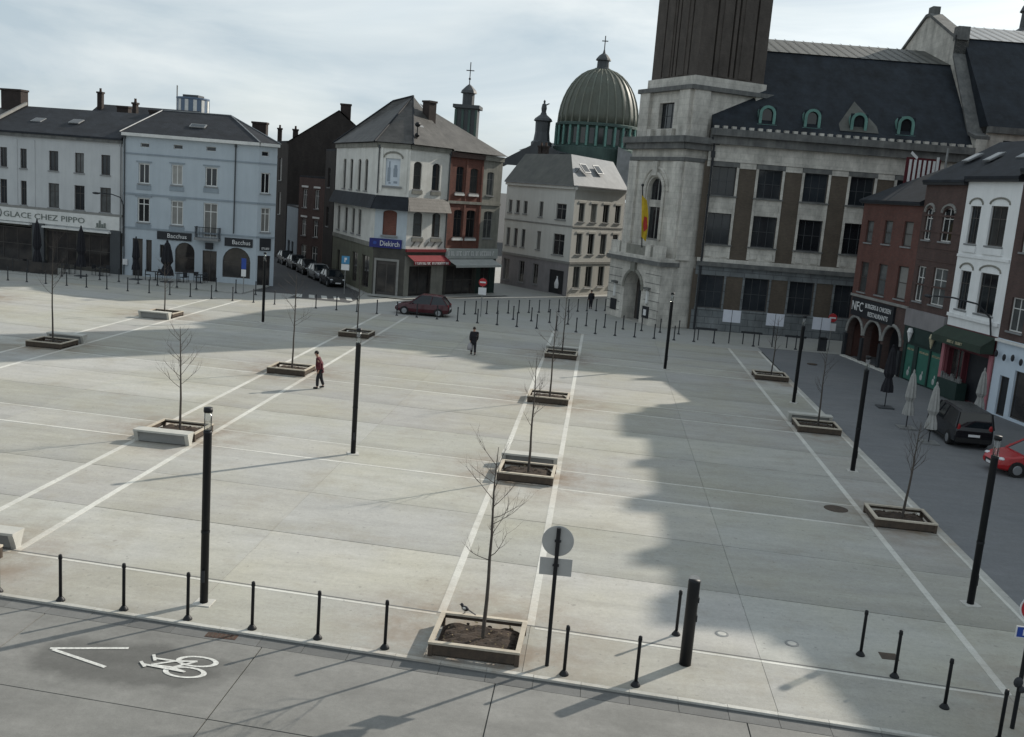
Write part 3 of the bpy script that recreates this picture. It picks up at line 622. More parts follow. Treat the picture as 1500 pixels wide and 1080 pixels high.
T.put('shop_wall', wall_mb(13.1, -0.1, 3.75, [(-0.9,3.7,0.4,3.5),(5.3,8.4,0.4,3.4),(8.6,11.9,0.4,3.4)], 0.3, x0=-1.3), 'darkbase', R_)
for a,b in ((-0.9,3.7),(5.3,8.4),(8.6,11.9)): window(R_, T, a, b, 0.4, 3.4, 'grid', 'darkframe', 'shopglass', sill=False)
for a,b in ((3.95,5.15),(12.0,13.0)): bandz(R_, T, a, b, 0.0, 3.9, 0.2, 'leadgrey', 'shutter_box')
for s, z in ((2.6,12.9),(6.6,13.0)): skylight(R_, T, s, 2.0, z+0.05, math.atan2(2.52,5.8), 1.1, 0.9)
chimney(R_, T, 12.4, 6.0, 13.5, 14.9, 1.0, 0.7, 0); chimney(R_, T, 9.2, 7.5, 13.0, 15.6, 0.4, 0.4, 1)
T.put('party_coping', MB().add([(-1.35,-0.2,12.05),(-1.10,-0.2,12.05),(-1.10,5.5,14.62),(-1.35,5.5,14.62),(-1.35,-0.2,12.3),(-1.10,-0.2,12.3),(-1.10,5.5,14.87),(-1.35,5.5,14.87)], [(4,5,6,7),(0,1,5,4),(1,2,6,5),(2,3,7,6),(3,0,4,7),(3,2,1,0)]), 'greyframe', R_)
# neighbour at the picture's edge
R_ = thing('terrace_house', T.w(-5,0,0), 'brown roofed terraced house with broad brick chimney beside the parlour', 'building')
ops = [(-3.3,-2.3,8.73,10.47),(-6,-5,8.73,10.47),(-3.3,-2.3,5.45,7.6),(-6,-5,5.45,7.6)]
T.put('wall', wall_mb(-1.32, -0.1, 12.0, ops, 0.25, x0=-9), 'palegrey', R_)
for o in ops: window(R_, T, *o[:4], 'cross', 'darkframe', 'glass')
shell(R_, T, -9, -1.36, 11, 12, 'darkbrick'); gable_roof(R_, T, -9, -1.4, 0, 11, 12.1, 14.2, 'oldslate'); chimney(R_, T, -2.6, 5.6, 13.0, 16.0, 2.2, 1.0, 0)
# roofs behind the row
R_ = thing('rear_roof_block', (-49,101,0), 'long dark slate roof with brick gable rising behind the pale row', 'building')
f = Fr((-54.5,100), (-43.5,100)); f.put('wall', MB().box(0,11,0,8,0,13.6), 'brownbrick', R_); gable_roof(R_, f, 0, 11, 0, 8, 13.65, 15.8, 'slate'); chimney(R_, f, 0.6, 3, 14, 17.0, 0.5, 0.5, 1); chimney(R_, f, 4.2, 1.0, 13.7, 15.6, 1.2, 0.8, 0)
R_ = thing('round_office_tower', (-111.5,262,0), 'round blue glazed office tower top with mast far behind roofs', 'tower')
obj('core', MB().lathe([(4.1,0),(4.1,22.5),(4.35,22.6),(4.35,23.4),(4.1,23.5),(4.1,27.2),(4.3,27.2),(4.3,27.6)], 24), 'bluetower', R_)
for k in range(12):
    t = 2*math.pi*k/12; obj('pale_panel', MB().box(-0.45,0.45,-0.1,0.1,23.8,27.0), 'whitetrim', R_, (4.1*math.cos(t),4.1*math.sin(t),0), t+math.pi/2)
obj('mast', MB().tube((-4.4,0,22),(-4.4,0,30.6),0.18), 'galv', R_); obj('roof_plant', MB().box(-2,2.2,-2,2,27.6,28.3), 'leadgrey', R_)

# ---- light blue corner house
B = Fr((-42.5,85.2), (-30.6,86.15)); BC = Fr((-30.6,86.15), (-29.3,87.2)); BS = Fr((-29.3,87.2), (-34.3,96.0))
R_ = thing('corner_house', B.w(6,0,0), 'light blue rendered corner house with white casements and small iron balcony', 'building')
ops = [(1.36,2.34,8.25,10.0),(4.27,5.25,8.35,10.1),(7.25,8.32,8.45,10.1),(1.3,2.38,4.86,7.0),(4.27,5.35,4.84,6.97),(7.16,8.41,3.98,7.0),
       (1.52,2.28,11.4,11.74),(4.41,5.21,11.46,11.82),(7.29,8.14,11.5,11.88),(0.89,1.8,0.0,3.4),(2.1,2.61,0.5,3.35),(3.33,3.69,1.85,3.02),(4.69,6.45,0.66,3.36,0.88),(7.16,8.43,0.0,2.8),(8.96,11.45,0.57,3.27,1.25)]
B.put('wall', wall_mb(B.L, -0.1, 12.3, ops, 0.2), 'bluegrey', R_)
for i, o in enumerate(ops[:6]): window(R_, B, *o[:4], 'sash' if i < 3 else 'tall', 'whiteframe', 'glass' if i != 5 else 'blind', sill=(i != 5), fw_=0.1)
for o in ops[6:9]: window(R_, B, *o[:4], 'plain', 'whiteframe', 'glass', sill=False, fw_=0.04)
for i, o in enumerate(ops[9:]):
    window(R_, B, *o[:4], 'bar' if i in (3,5) else 'sash', 'darkframe', 'shopglass', sill=False)
copsl = [(0.24,1.07,8.2,10.0),(0.34,1.18,4.8,6.95),(0.25,0.9,11.42,11.84),(0.15,1.33,0.0,2.7)]
BC.put('wall', wall_mb(BC.L, -0.1, 12.3, copsl, 0.2), 'bluegrey', R_)
for i, o in enumerate(copsl): window(R_, BC, *o[:4], ('sash','tall','plain','sash')[i], 'whiteframe' if i < 3 else 'darkframe', 'glass' if i < 3 else 'shopglass', sill=i < 2, fw_=0.09 if i < 2 else 0.05)
BS.put('side_wall', wall_mb(BS.L, -0.1, 12.3, [(2,3,8.2,10),(2,3,4.8,7),(6,7,8.2,10),(6,7,4.8,7)], 0.2), 'bluegrey', R_)
for z in (8.2,4.8):
    for s in (2,6): window(R_, BS, s, s+1, z, z+1.8, 'sash')
B.put('back_wall', MB().box(0,10.0,9.6,9.8,-0.1,12.3).box(0,0.05,0.01,9.6,-0.1,12.29), 'brownbrick', R_)
for z0, z1, pr in ((10.72,10.86,0.05),(7.22,7.38,0.06),(4.25,4.4,0.06)):
    bandz(R_, B, 0, B.L, z0, z1, pr, 'bluetrim'); bandz(R_, BC, 0.0, BC.L, z0, z1, pr-0.004, 'bluetrim')
bandz(R_, B, -0.05, B.L+0.1, 12.28, 12.55, 0.35, 'whitetrim', 'gutter'); bandz(R_, BC, 0, BC.L+0.1, 12.285, 12.545, 0.35, 'whitetrim', 'gutter')
for o in ops[:3]+ops[3:5]: bandz(R_, B, o[0]-0.2, o[1]+0.2, o[3]+0.1, o[3]+0.2, 0.07, 'bluetrim', 'window_hood'); 
for o in ops[:3]+ops[3:5]: bandz(R_, B, o[0]-0.15, o[1]+0.15, o[2]-0.55, o[2]-0.15, 0.04, 'bluetrim', 'apron_panel')
e = [B.w(-0.2,-0.35,12.55), B.w(B.L+0.15,-0.35,12.55), BC.w(BC.L+0.2,-0.3,12.55), BS.w(BS.L,-0.3,12.55), B.w(-0.2,10.0,12.55)]
rgd = [B.w(1.6,5.0,14.9), B.w(7.9,5.0,14.9)]
base = R_.location
obj('roof', MB().add([q-base for q in e+rgd], [(0,1,6,5),(1,2,6),(2,3,6),(3,4,5,6),(4,0,5),(4,3,2,1,0)]), 'slate', R_)
for a, b in ((e[1],rgd[1]),(e[2],rgd[1]),(e[0],rgd[0]),(rgd[0],rgd[1])):
    obj('hip_flashing', MB().tube(a-base+Vector((0,0,0.03)), b-base+Vector((0,0,0.03)), 0.055, n=6), 'zinc', R_)
skylight(R_, B, 5.9, 1.6, 13.45, math.atan2(2.35,5.35), 1.4, 0.75); chimney(R_, B, 10.3, 6.2, 12.6, 14.6, 1.3, 0.8, 0)
for a,b,z0,z1,txt,w in ((3.1,6.16,3.5,4.2,'Bacchus',1.7),(9.13,11.61,3.36,4.10,'Bacchus',1.6)):
    sg = bandz(R_, B, a, b, z0, z1, 0.10, 'darksign', 'shop_sign')
    letters(R_, B, txt, (a+b)/2+0.25, (z0+z1)/2, 0.55, 'letter', -0.12, w)
bandz(R_, BC, 0.3, 1.3, 3.16, 4.25, 0.1, 'darksign', 'shop_sign'); marks(R_, BC, 0.45, 1.15, 3.35, 0.18, 'letter', 3, -0.13)
bandz(R_, B, 7.45, 8.1, 2.95, 3.5, 0.25, 'darksign', 'hanging_sign')
bal = bandz(R_, B, 6.6, 8.75, 3.72, 3.94, 0.75, 'sill', 'balcony')
rl = MB()
for k in range(16): x = 6.68+k*0.133; rl.box(x-0.012,x+0.012,-0.73,-0.70,3.94,4.85)
rl.box(6.62,8.73,-0.74,-0.69,4.85,4.90)
for xx in (6.63,8.70):
    rl.box(xx,xx+0.03,-0.70,0.0,4.85,4.90)
    for k in range(5): rl.box(xx,xx+0.025,-0.6+k*0.14,-0.575+k*0.14,3.94,4.85)
B.put('balcony_railing', rl, 'black', R_)
# cable lamp fixed on the corner between the two fronts
R_ = thing('wall_street_light', B.w(0.1,-0.05,6.9), 'curved arm street light fixed between grey and blue house fronts', 'street light')
wl_ = MB()
pts = [(0.1,-0.1,2.6),(0.1,-0.15,6.2),(0.0,-0.5,6.9),(-0.5,-1.2,7.15),(-1.3,-1.9,7.2)]
for a, b in zip(pts[:-1], pts[1:]): wl_.tube(B.w(*a)-R_.location, B.w(*b)-R_.location, 0.045, n=6)
obj('arm', wl_, 'blackm', R_); obj('lamp_head', MB().ell(B.w(-1.5,-2.05,7.17)-R_.location, (0.36,0.2,0.1)), 'blackm', R_)
obj('junction_box', MB().box(-0.2,0.2,-0.12,0.12,1.0,1.5), 'signwhite', R_, B.w(0.3,-0.12,0)-Vector((R_.location.x,R_.location.y,0))-Vector((0,0,6.9)))

# ---- white corner bar
BL_, BCc, BRr = Fr((-27.5,100.0), (-20.3,87.4)), Fr((-20.3,87.4), (-17.4,87.4)), Fr((-17.4,87.4), (-10.3,97.3))
R_ = thing('corner_bar', (-18.8,88,0), 'weathered white corner bar with slate skirt roof and blue fascia', 'building'); base = R_.location
WS = 4.95
lo = [(s,s+1.05,9.1,11.95,0.25) for s in (2.9,5.4,8.2,10.5)]+[(s,s+1.1,5.0,7.35,0.2) for s in (1.4,4.2,6.8,9.0)]
BL_.put('wall', wall_mb(BL_.L, 4.3, 13.4, lo, 0.28), 'oldwhite', R_)
for o in lo: window(R_, BL_, *o[:4], 'tall', 'darkframe', 'glass')
BL_.put('ground_wall', wall_mb(BL_.L, -0.1, 4.3, [(7.6,9.4,0.5,3.3),(11.0,13.4,0.4,3.3),(2,3,0.3,3.0)], 0.25), 'greenstone', R_)
for a,b,c,d in ((7.6,9.4,0.5,3.3),(11.0,13.4,0.4,3.3),(2,3,0.3,3.0)): window(R_, BL_, a, b, c, d, 'sash', 'darkframe', 'shopglass', sill=False)
BCc.put('wall', wall_mb(BCc.L, 8.4, 13.4, [(0.72,2.02,9.75,12.1)], 0.22), 'oldwhite', R_)
BCc.put('mid_wall', wall_mb(BCc.L, 4.3, 8.4, [(0.72,1.98,5.4,7.6,0.25)], 0.2), 'barblue', R_)
mu = BCc.put('mural_panel', MB().box(0.7,2.04,0.15,0.2,9.7,12.15), 'mural', R_)
mk = MB(); rr = random.Random(5)
for x, z, w, h in ((0.88,10.1,0.26,1.2),(0.98,11.3,0.12,0.55),(1.4,10.5,0.36,0.75),(1.46,11.25,0.26,0.3),(1.0,9.9,0.2,0.14),(1.45,9.95,0.34,0.2)):
    mk.box(x,x+w,0.142,0.148,z,z+h)
BCc.put('mural_mark', mk, 'muralgrey', R_)
BCc.put('bricked_window', MB().box(0.72,1.98,0.14,0.3,5.4,7.6), 'redbrick', R_)
bandz(R_, BCc, 0.5, 2.24, 9.55, 9.72, 0.16, 'sill', 'ledge'); bandz(R_, BCc, 0.6, 2.1, 5.22, 5.38, 0.14, 'sill', 'ledge')
for x in (0.25, 2.45): bandz(R_, BCc, x, x+0.22, 9.2, 13.1, 0.08, 'oldwhite', 'pilaster')
arc = MB()
for k in range(10):
    t0, t1 = math.pi*k/10, math.pi*(k+1)/10; arc.tube((1.37+0.85*math.cos(t0),-0.04,12.15+0.5*math.sin(t0)), (1.37+0.85*math.cos(t1),-0.04,12.15+0.5*math.sin(t1)), 0.08, n=6)
BCc.put('arch_moulding', arc, 'oldstone', R_)
BCc.put('ground_wall', wall_mb(BCc.L, -0.1, 4.3, [(0.35,2.2,0.0,3.1)], 0.25), 'darkbase', R_)
fm = MB(); fm.box(0.15,0.35,-0.06,0.2,-0.05,3.3); fm.box(2.2,2.4,-0.06,0.2,-0.05,3.3); fm.box(0.352,2.198,-0.06,0.2,3.1,3.3); BCc.put('door_frame', fm, 'greyframe', R_)
dr = BCc.put('door', MB().box(0.36,2.19,0.12,0.18,0.0,3.09), 'darkframe', R_); obj('door_panel', MB().box(0.5,1.22,0.105,0.118,0.3,2.8).box(1.33,2.05,0.105,0.118,0.3,2.8), 'shopglass', dr)
sg = bandz(R_, BCc, -0.35, 2.55, 4.26, 5.06, 0.22, 'barsign', 'bar_sign'); letters(R_, BCc, 'Diekirch', 1.5, 4.64, 0.66, 'letter', -0.24, 1.75)
o = BCc.put('sign_emblem', MB().lathe([(0.16,-0.01),(0.16,0.01)], 12), 'signblue', R_, 0.15, -0.235, 4.66); o.rotation_euler = (math.pi/2,0,BCc.ang)
ro = [(0.45,1.45,9.6,12.0,0.3),(2.75,3.75,9.6,12.0,0.3),(0.75,1.9,5.4,7.6,0.25),(3.1,4.2,5.4,7.6,0.25)]
BRr.put('wall', wall_mb(WS, 4.3, 13.4, ro, 0.28), 'oldwhite', R_)
for o in ro: window(R_, BRr, *o[:4], 'bar', 'darkframe', 'glass')
for o in ro: bandz(R_, BRr, o[0]-0.12, o[1]+0.12, o[2]-0.42, o[2]-0.12, 0.12, 'oldstone', 'corbel_ledge')
BRr.put('ground_wall', wall_mb(WS, -0.1, 4.3, [(0.6,3.45,0.0,2.75)], 0.4), 'oldstone', R_)
window(R_, BRr, 0.6, 3.45, 0.0, 2.75, 'sash', 'darkframe', 'shopglass', sill=False, dep=0.3)
bandz(R_, BRr, 0.0, WS, 4.05, 4.29, 0.2, 'awnred', 'fascia_beam'); bandz(R_, BRr, 0.0, WS, 3.7, 3.95, 0.1, 'darkbase', 'fascia')
aw = MB().add([(0.2,-0.1,3.75),(4.8,-0.1,3.75),(4.8,-1.0,3.3),(0.2,-1.0,3.3),(4.8,-1.0,2.95),(0.2,-1.0,2.95),(0.2,-0.1,3.70),(4.8,-0.1,3.70)], [(0,3,2,1),(3,5,4,2),(6,7,2,3)])
aw_o = BRr.put('awning', aw, 'awnred', R_); marks(R_, BRr, 0.35, 4.6, 3.12, 0.2, 'letter', 8, -1.03)
# worn stencilled strokes under the windows
st = MB()
for k in range(5): st.add([(0.6+k*0.85,0,4.55),(0.75+k*0.85,0,4.45),(1.2+k*0.85,0,4.95),(1.05+k*0.85,0,5.03)], [(0,1,2,3)])
BRr.put('painted_stroke', st, 'oldstone', R_, 0, -0.012, 0)
for f, L in ((BL_,BL_.L),(BCc,BCc.L),(BRr,WS)):
    e0 = 0.65 if f is not BL_ else 0
    sk = MB().add([(0,-0.06,8.85),(L,-0.06,8.85),(L+(0.35 if f is BCc else 0.5 if f is BL_ else 0),-0.62,7.65),(0-(0.35 if f is BCc else 0.5 if f is BRr else 0),-0.62,7.65),(L,0.0,7.62),(0,0.0,7.62)], [(3,2,1,0),(3,5,4,2)])
    f.put('skirt_roof', sk, 'slate' if f is not BRr else 'oldslate', R_)
    bandz(R_, f, 0.0, L, 13.0, 13.38, 0.14, 'oldstone', 'cornice')
BL_.put('quoin_band', MB().box(0,BL_.L,-0.06,0.02,4.2,4.6), 'oldstone', R_)
P1 = Vector((-19.0,95.0,18.15)); P2 = Vector((-21.3,96.8,17.7)); PB = Vector((-16.5,106.5,13.45)); ze = 13.45
def ev(f, s, d=-0.4): q = f.w(s,d,ze); return q
q0, q1, q2, q3 = ev(BL_,-0.1), BCc.w(-0.3,-0.4,ze), BCc.w(BCc.L+0.25,-0.4,ze), ev(BRr,WS)
obj('roof', MB().add([q-base for q in (q0,q1,q2,q3,PB,P1,P2)], [(0,1,5,6),(1,2,5),(2,3,5),(3,4,5),(4,0,6),(4,6,5),(4,3,2,1,0)]), 'oldslate', R_)
for a,b in ((q1,P1),(q2,P1),(P1,P2),(q0,P2)): obj('ridge_tile', MB().tube(a-base+Vector((0,0,0.02)), b-base+Vector((0,0,0.02)), 0.09, n=6), 'slate', R_)
chimney(R_, BRr, 5.1, 3.3, 14.3, 17.7, 0.9, 0.9, 0)
fin = MB().tube((0,0,13.3),(0,0,15.4),0.05).ell((0,0,14.3),(0.22,0.22,0.2)).ell((0,0,15.2),(0.26,0.26,0.22)); BRr.put('roof_finial', fin, 'black', R_, 0.9, 0.3, 0)
o = BRr.put('roof_window', MB().box(0,0.8,0,1.0,0,0.1), 'zinc', R_, 2.3, 1.3, 14.55); o.rotation_euler = (Matrix.Rotation(BRr.ang,3,'Z')@Matrix.Rotation(0.75,3,'X')).to_euler()
BL_.put('back_wall', MB().box(0.1,BL_.L-0.1,5.5,5.7,-0.1,13.3), 'darkbrick', R_)

# ---- red brick house joined to the bar
R_ = thing('brick_house', BRr.w(8.5,0,0), 'narrow red brick house with pale stone bay and white lettered shopfront', 'building'); base = R_.location
F2 = Fr(BRr.w(WS+0.02)[:2], BRr.w(9.45)[:2]); F3 = Fr(BRr.w(9.45)[:2], BRr.w(BRr.L)[:2])
b2 = [(0.88,1.88,9.6,11.95,0.2),(2.75,3.85,9.6,11.9,0.2),(0.9,2.05,5.45,8.0,0.2),(2.6,3.85,5.45,8.0,0.2)]
F2.put('wall', wall_mb(F2.L, 4.4, 13.2, b2, 0.25), 'redbrick', R_)
b3 = [(0.62,1.6,9.5,11.7,0.2),(0.55,1.85,5.4,8.0,0.2)]
F3.put('stone_wall', wall_mb(F3.L, 4.4, 13.2, b3, 0.25), 'oldstone', R_)
for o in b2: window(R_, F2, *o[:4], 'cross', 'darkframe', 'glass')
for o in b3: window(R_, F3, *o[:4], 'cross', 'greyframe', 'curtain')
for o in b2: bandz(R_, F2, o[0]-0.12, o[1]+0.12, o[2]-0.3, o[2]-0.11, 0.14, 'whitetrim', 'stone_ledge')
for x in (0.0, F2.L/2-0.1, F2.L-0.2): bandz(R_, F2, x, x+0.2, 4.5, 13.0, 0.07, 'redbrick', 'brick_pier')
bandz(R_, F2, 0, F2.L, 12.75, 13.2, 0.22, 'brownbrick', 'cornice'); bandz(R_, F3, 0, F3.L, 12.75, 13.2, 0.2, 'oldstone', 'cornice'); bandz(R_, F2, 0, F2.L, 8.55, 8.8, 0.1, 'oldstone'); bandz(R_, F3, 0, F3.L, 8.55, 8.8, 0.1, 'oldstone')
bandz(R_, F2, 0.05, F2.L, 3.45, 4.4, 0.2, 'awnpale', 'fascia'); bandz(R_, F3, 0, F3.L, 3.45, 4.4, 0.2, 'awnpale', 'fascia')
marks(R_, F2, 0.25, F2.L-0.1, 3.95, 0.42, 'letter', 12, -0.23); marks(R_, F3, 0.15, F3.L-0.2, 3.95, 0.42, 'letter', 14, -0.23)
F2.put('ground_wall', wall_mb(F2.L, -0.1, 3.45, [(0.4,4.3,0.0,2.75)], 0.4), 'darkbase', R_); window(R_, F2, 0.4, 4.3, 0.0, 2.75, 'grid', 'darkframe', 'shopglass', sill=False, dep=0.3)
F3.put('ground_wall', wall_mb(F3.L, -0.1, 3.45, [(0.6,1.9,0.0,2.6)], 0.3), 'darkgreen', R_); window(R_, F3, 0.6, 1.9, 0, 2.6, 'sash', 'darkframe', 'shopglass', sill=False)
BA = MB().add([(0.1,-0.25,3.4),(F2.L+2,-0.25,3.4),(F2.L+2,-1.5,2.95),(0.1,-1.5,2.95),(F2.L+2,-1.5,2.75),(0.1,-1.5,2.75)], [(0,3,2,1),(3,5,4,2)])
F2.put('awning', BA, 'awnpale', R_)
q3b, q4 = ev(BRr, WS+0.04), ev(BRr, BRr.L+0.2); q3b.z = q4.z = 13.3; P1b = Vector((-18.5,95.6,17.6)); PB2 = Vector((-15.8,106.2,13.3))
obj('roof', MB().add([q-base for q in (q3b,q4,PB2,P1b)], [(0,1,3),(1,2,3),(2,1,0)]), 'oldslate', R_)
F3.put('side_wall', MB().add([(F3.L,0,-0.1),(F3.L-4.5,8.5,-0.1),(F3.L-4.5,8.5,13.2),(F3.L,0,13.2)], [(0,1,2,3)]), 'brownbrick', R_)

# ---- houses up the left street
def plainhouse(label, a, b, h, mat, ops, depth=8, rmat='slate', zr=None, frame='darkframe', name='street_house', cat='house', style='cross', gm='glass', group=None):
    f = Fr(a, b); r = thing(name, f.w(f.L/2), label, cat, group)
    f.put('wall', wall_mb(f.L, -0.1, h, ops, 0.2), mat, r); shell(r, f, 0, f.L, depth, h, mat)
    for o in ops: window(r, f, *o[:4], style, frame, gm)
    if zr: gable_roof(r, f, 0, f.L, 0, depth, h+0.05, zr, rmat, oh=0.2)
    else: f.put('roof', MB().box(0,f.L,0,depth,h+0.003,h+0.2), rmat, r)
    return r, f
plainhouse('slim dark brick house squeezed against the white bar', (-29.6,103.6), (-27.6,100.1), 12.7, 'darkbrick', [(1.2,2.2,5,7),(1.2,2.2,9,11)])
r, f = plainhouse('low red brick house with white lintels in the side street', (-33.4,107.0), (-29.65,103.65), 9.8, 'brownbrick', [(0.8,1.7,6.6,8.6),(3.2,4.1,6.6,8.6),(0.8,1.7,3.6,5.4),(3.2,4.1,3.6,5.4),(0.8,1.9,0.2,2.6),(3.0,4.2,0.2,2.6)], frame='whiteframe', gm='curtain')
for z in (8.75, 5.55): bandz(r, f, 0.6, 1.9, z, z+0.2, 0.05, 'whitetrim', 'lintel'); bandz(r, f, 3.0, 4.3, z, z+0.2, 0.05, 'whitetrim', 'lintel')
plainhouse('low bluish garage front between taller side street houses', (-36.6,113.0), (-33.5,107.2), 6.4, 'bluetrim', [(1.0,2.4,0.0,2.6),(3.4,4.6,0.0,2.6)], style='sash')
r, f = plainhouse('tall sooty house with bare gable rising over the side street', (-41.5,121.0), (-37.2,114.5), 13.6, 'darkbrick', [(1.2,2.2,9.2,11.8),(4.2,5.2,9.2,11.8),(1.2,2.2,5.2,7.8),(4.2,5.2,5.2,7.8)], frame='whiteframe', depth=10)
gf = Fr((-37.2,114.5), (-28.6,116.5))
gf.put('gable_wall', MB().slab_y([(0,-0.1),(gf.L,-0.1),(gf.L,15.0),(5.6,17.6),(0,13.7)], 0.0, 0.3), 'darkbrick', r)
gf.put('gable_roof', MB().add([(-0.3,-0.15,13.6),(5.6,-0.15,17.75),(5.6,12,17.75),(-0.3,12,13.6),(gf.L+0.3,-0.15,15.0),(gf.L+0.3,12,15.0)], [(0,1,2,3),(1,4,5,2)]), 'slate', r)
chimney(r, gf, 6.3, 1.5, 16.8, 18.6, 1.2, 0.8, 0); chimney(r, gf, 0.5, 3, 13.5, 15.3, 0.6, 0.6, 1); chimney(r, gf, -1.6, 6, 12.6, 15.4, 0.5, 0.5, 1)

# downpipes
def downpipe(r, f, s, z0, z1, mat='zinc'): f.put('downpipe', MB().tube((s,-0.09,z0),(s,-0.09,z1),0.055,n=8).box(s-0.09,s+0.09,-0.16,-0.02,z1-0.3,z1), mat, r)
for o in list(COL.objects):
    if o.get('category') == 'building' and o.name.startswith('terrace_house'):
        if 'parlour' in o['label'] and 'brown' not in o['label'] or 'ice cream' in o['label']: downpipe(o, T, 12.95, 3.9, 11.6)
    if o.name == 'corner_house': downpipe(o, B, 9.9, 4.5, 12.3, 'leadgrey'); downpipe(o, B, 0.15, 0.1, 12.3, 'leadgrey')
    if o.name == 'corner_bar': downpipe(o, BRr, 4.85, 4.4, 13.2, 'leadgrey'); downpipe(o, BCc, 0.1, 9.0, 13.2, 'leadgrey')

# ================================================================== cream corner building
EL, ER = Fr((-10.9,109.0), (-3.2,100.6)), Fr((-3.2,100.6), (1.95,107.9))
R_ = thing('cream_building', (-3.2,102,0), 'cream rendered corner building with zinc mansard and mauve plinth', 'building'); base = R_.location
l1 = [(0.5,1.15),(1.82,2.49),(3.16,3.82),(5.82,6.5)]
eo = [(a,b,7.8,9.15) for a,b in l1[:3]]+[(5.82,6.5,7.65,9.25),(8.65,10.25,7.6,9.2)]+[(a,b,4.25,6.17) for a,b in l1]+[(8.55,10.35,4.0,6.15)]
EL.put('wall', wall_mb(EL.L, 3.3, 11.0, eo, 0.2), 'beige', R_)
for o in eo: window(R_, EL, *o[:4], 'sash' if o[1]-o[0] < 1 else 'cross', 'greyframe', 'glass')
go = [(0.4,1.45,0.5,2.8),(3.2,4.1,0.5,2.8),(5.6,6.5,0.6,2.75),(8.4,10.7,0.05,2.45)]
EL.put('plinth_wall', wall_mb(EL.L, -0.1, 3.3, go, 0.2), 'dado', R_)
for o in go[:3]: window(R_, EL, *o[:4], 'sash', 'greyframe', 'glass')
EL.put('poster_bay', MB().box(8.4,10.7,0.1,0.2,0.05,2.45), 'darksign', R_)
EL.put('poster_figure', MB().lathe([(0.28,0.0),(0.34,0.5),(0.2,0.9),(0.14,1.0),(0.15,1.25)], 10), 'signwhite', R_, 9.6, 0.2, 0.6)
rr3 = [(a,b,c,d) for a,b in ((0.9,1.9),(2.95,4.0),(5.1,6.2),(7.3,8.3)) for c,d in ((7.55,9.4),(4.25,6.35))]
ER.put('wall', wall_mb(ER.L, 3.3, 11.0, rr3, 0.2), 'beige', R_)
for o in rr3: window(R_, ER, *o[:4], 'sash', 'greyframe', 'glass'); bandz(R_, ER, o[0]-0.14, o[1]+0.14, o[3]+0.03, o[3]+0.22, 0.06, 'paledado', 'window_hood')
g3 = [(0.85,2.05,0.8,3.0),(2.95,4.15,0.85,3.0),(5.2,6.3,0.9,3.0),(7.3,8.3,0.9,3.0)]
ER.put('plinth_wall', wall_mb(ER.L, -0.1, 3.3, g3, 0.2), 'paledado', R_)
for o in g3: window(R_, ER, *o, 'sash', 'greyframe', 'curtain'); bandz(R_, ER, o[0]-0.1, o[1]+0.1, o[2]-0.16, o[2]-0.105, 0.12, 'whitetrim', 'white_sill')
for f in (EL, ER):
    bandz(R_, f, 0, f.L, 3.25, 3.48, 0.07, 'greyframe'); bandz(R_, f, 0, f.L, 6.95, 7.08, 0.05, 'greyframe'); bandz(R_, f, 0, f.L, 10.72, 11.0, 0.25, 'beige', 'cornice')
    bandz(R_, f, -0.05, f.L, 11.0, 11.12, 0.38, 'zinc', 'gutter')
eL, eC, eR, eB = EL.w(-0.2,-0.3,11.1), EL.w(EL.L+0.1,-0.32,11.1), ER.w(ER.L,-0.3,11.1), Vector((-5.0,115.5,11.1))
pC = Vector((-4.1,105.2,14.3)); pL = Vector((-9.3,110.6,14.2)); pR = Vector((0.3,109.9,14.0))
obj('roof', MB().add([q-base for q in (eL,eC,pC,pL,eB)], [(0,1,2,3),(3,2,4),(0,3,4)]), 'zincdark', R_)  # slope away from the sun, shade put in as a darker zinc
obj('lit_roof_slope', MB().add([q-base+Vector((0,0,0.003)) for q in (eC,eR,pR,pC,eB)], [(0,1,2,3),(2,4,3),(1,4,2)]), 'zincmatte', R_)['label'] = 'zinc roof slope with sunlight in its tone'  # same zinc as the other slope, sunlight painted in as a paler tone
for s in (2.2,4.6,6.9,9.4): skylight(R_, EL, s, 1.0, 12.15, math.atan2(3.2,3.2), 0.85, 1.0, 'zinc')
for s in (2.9,5.2): skylight(R_, ER, s, 0.8, 12.45, math.atan2(3.0,2.9), 1.1, 1.2, 'zinc')
for s in (0.4,1.2): chimney(R_, EL, s, 4.0, 12.5, 15.2, 0.5, 0.5, 1)

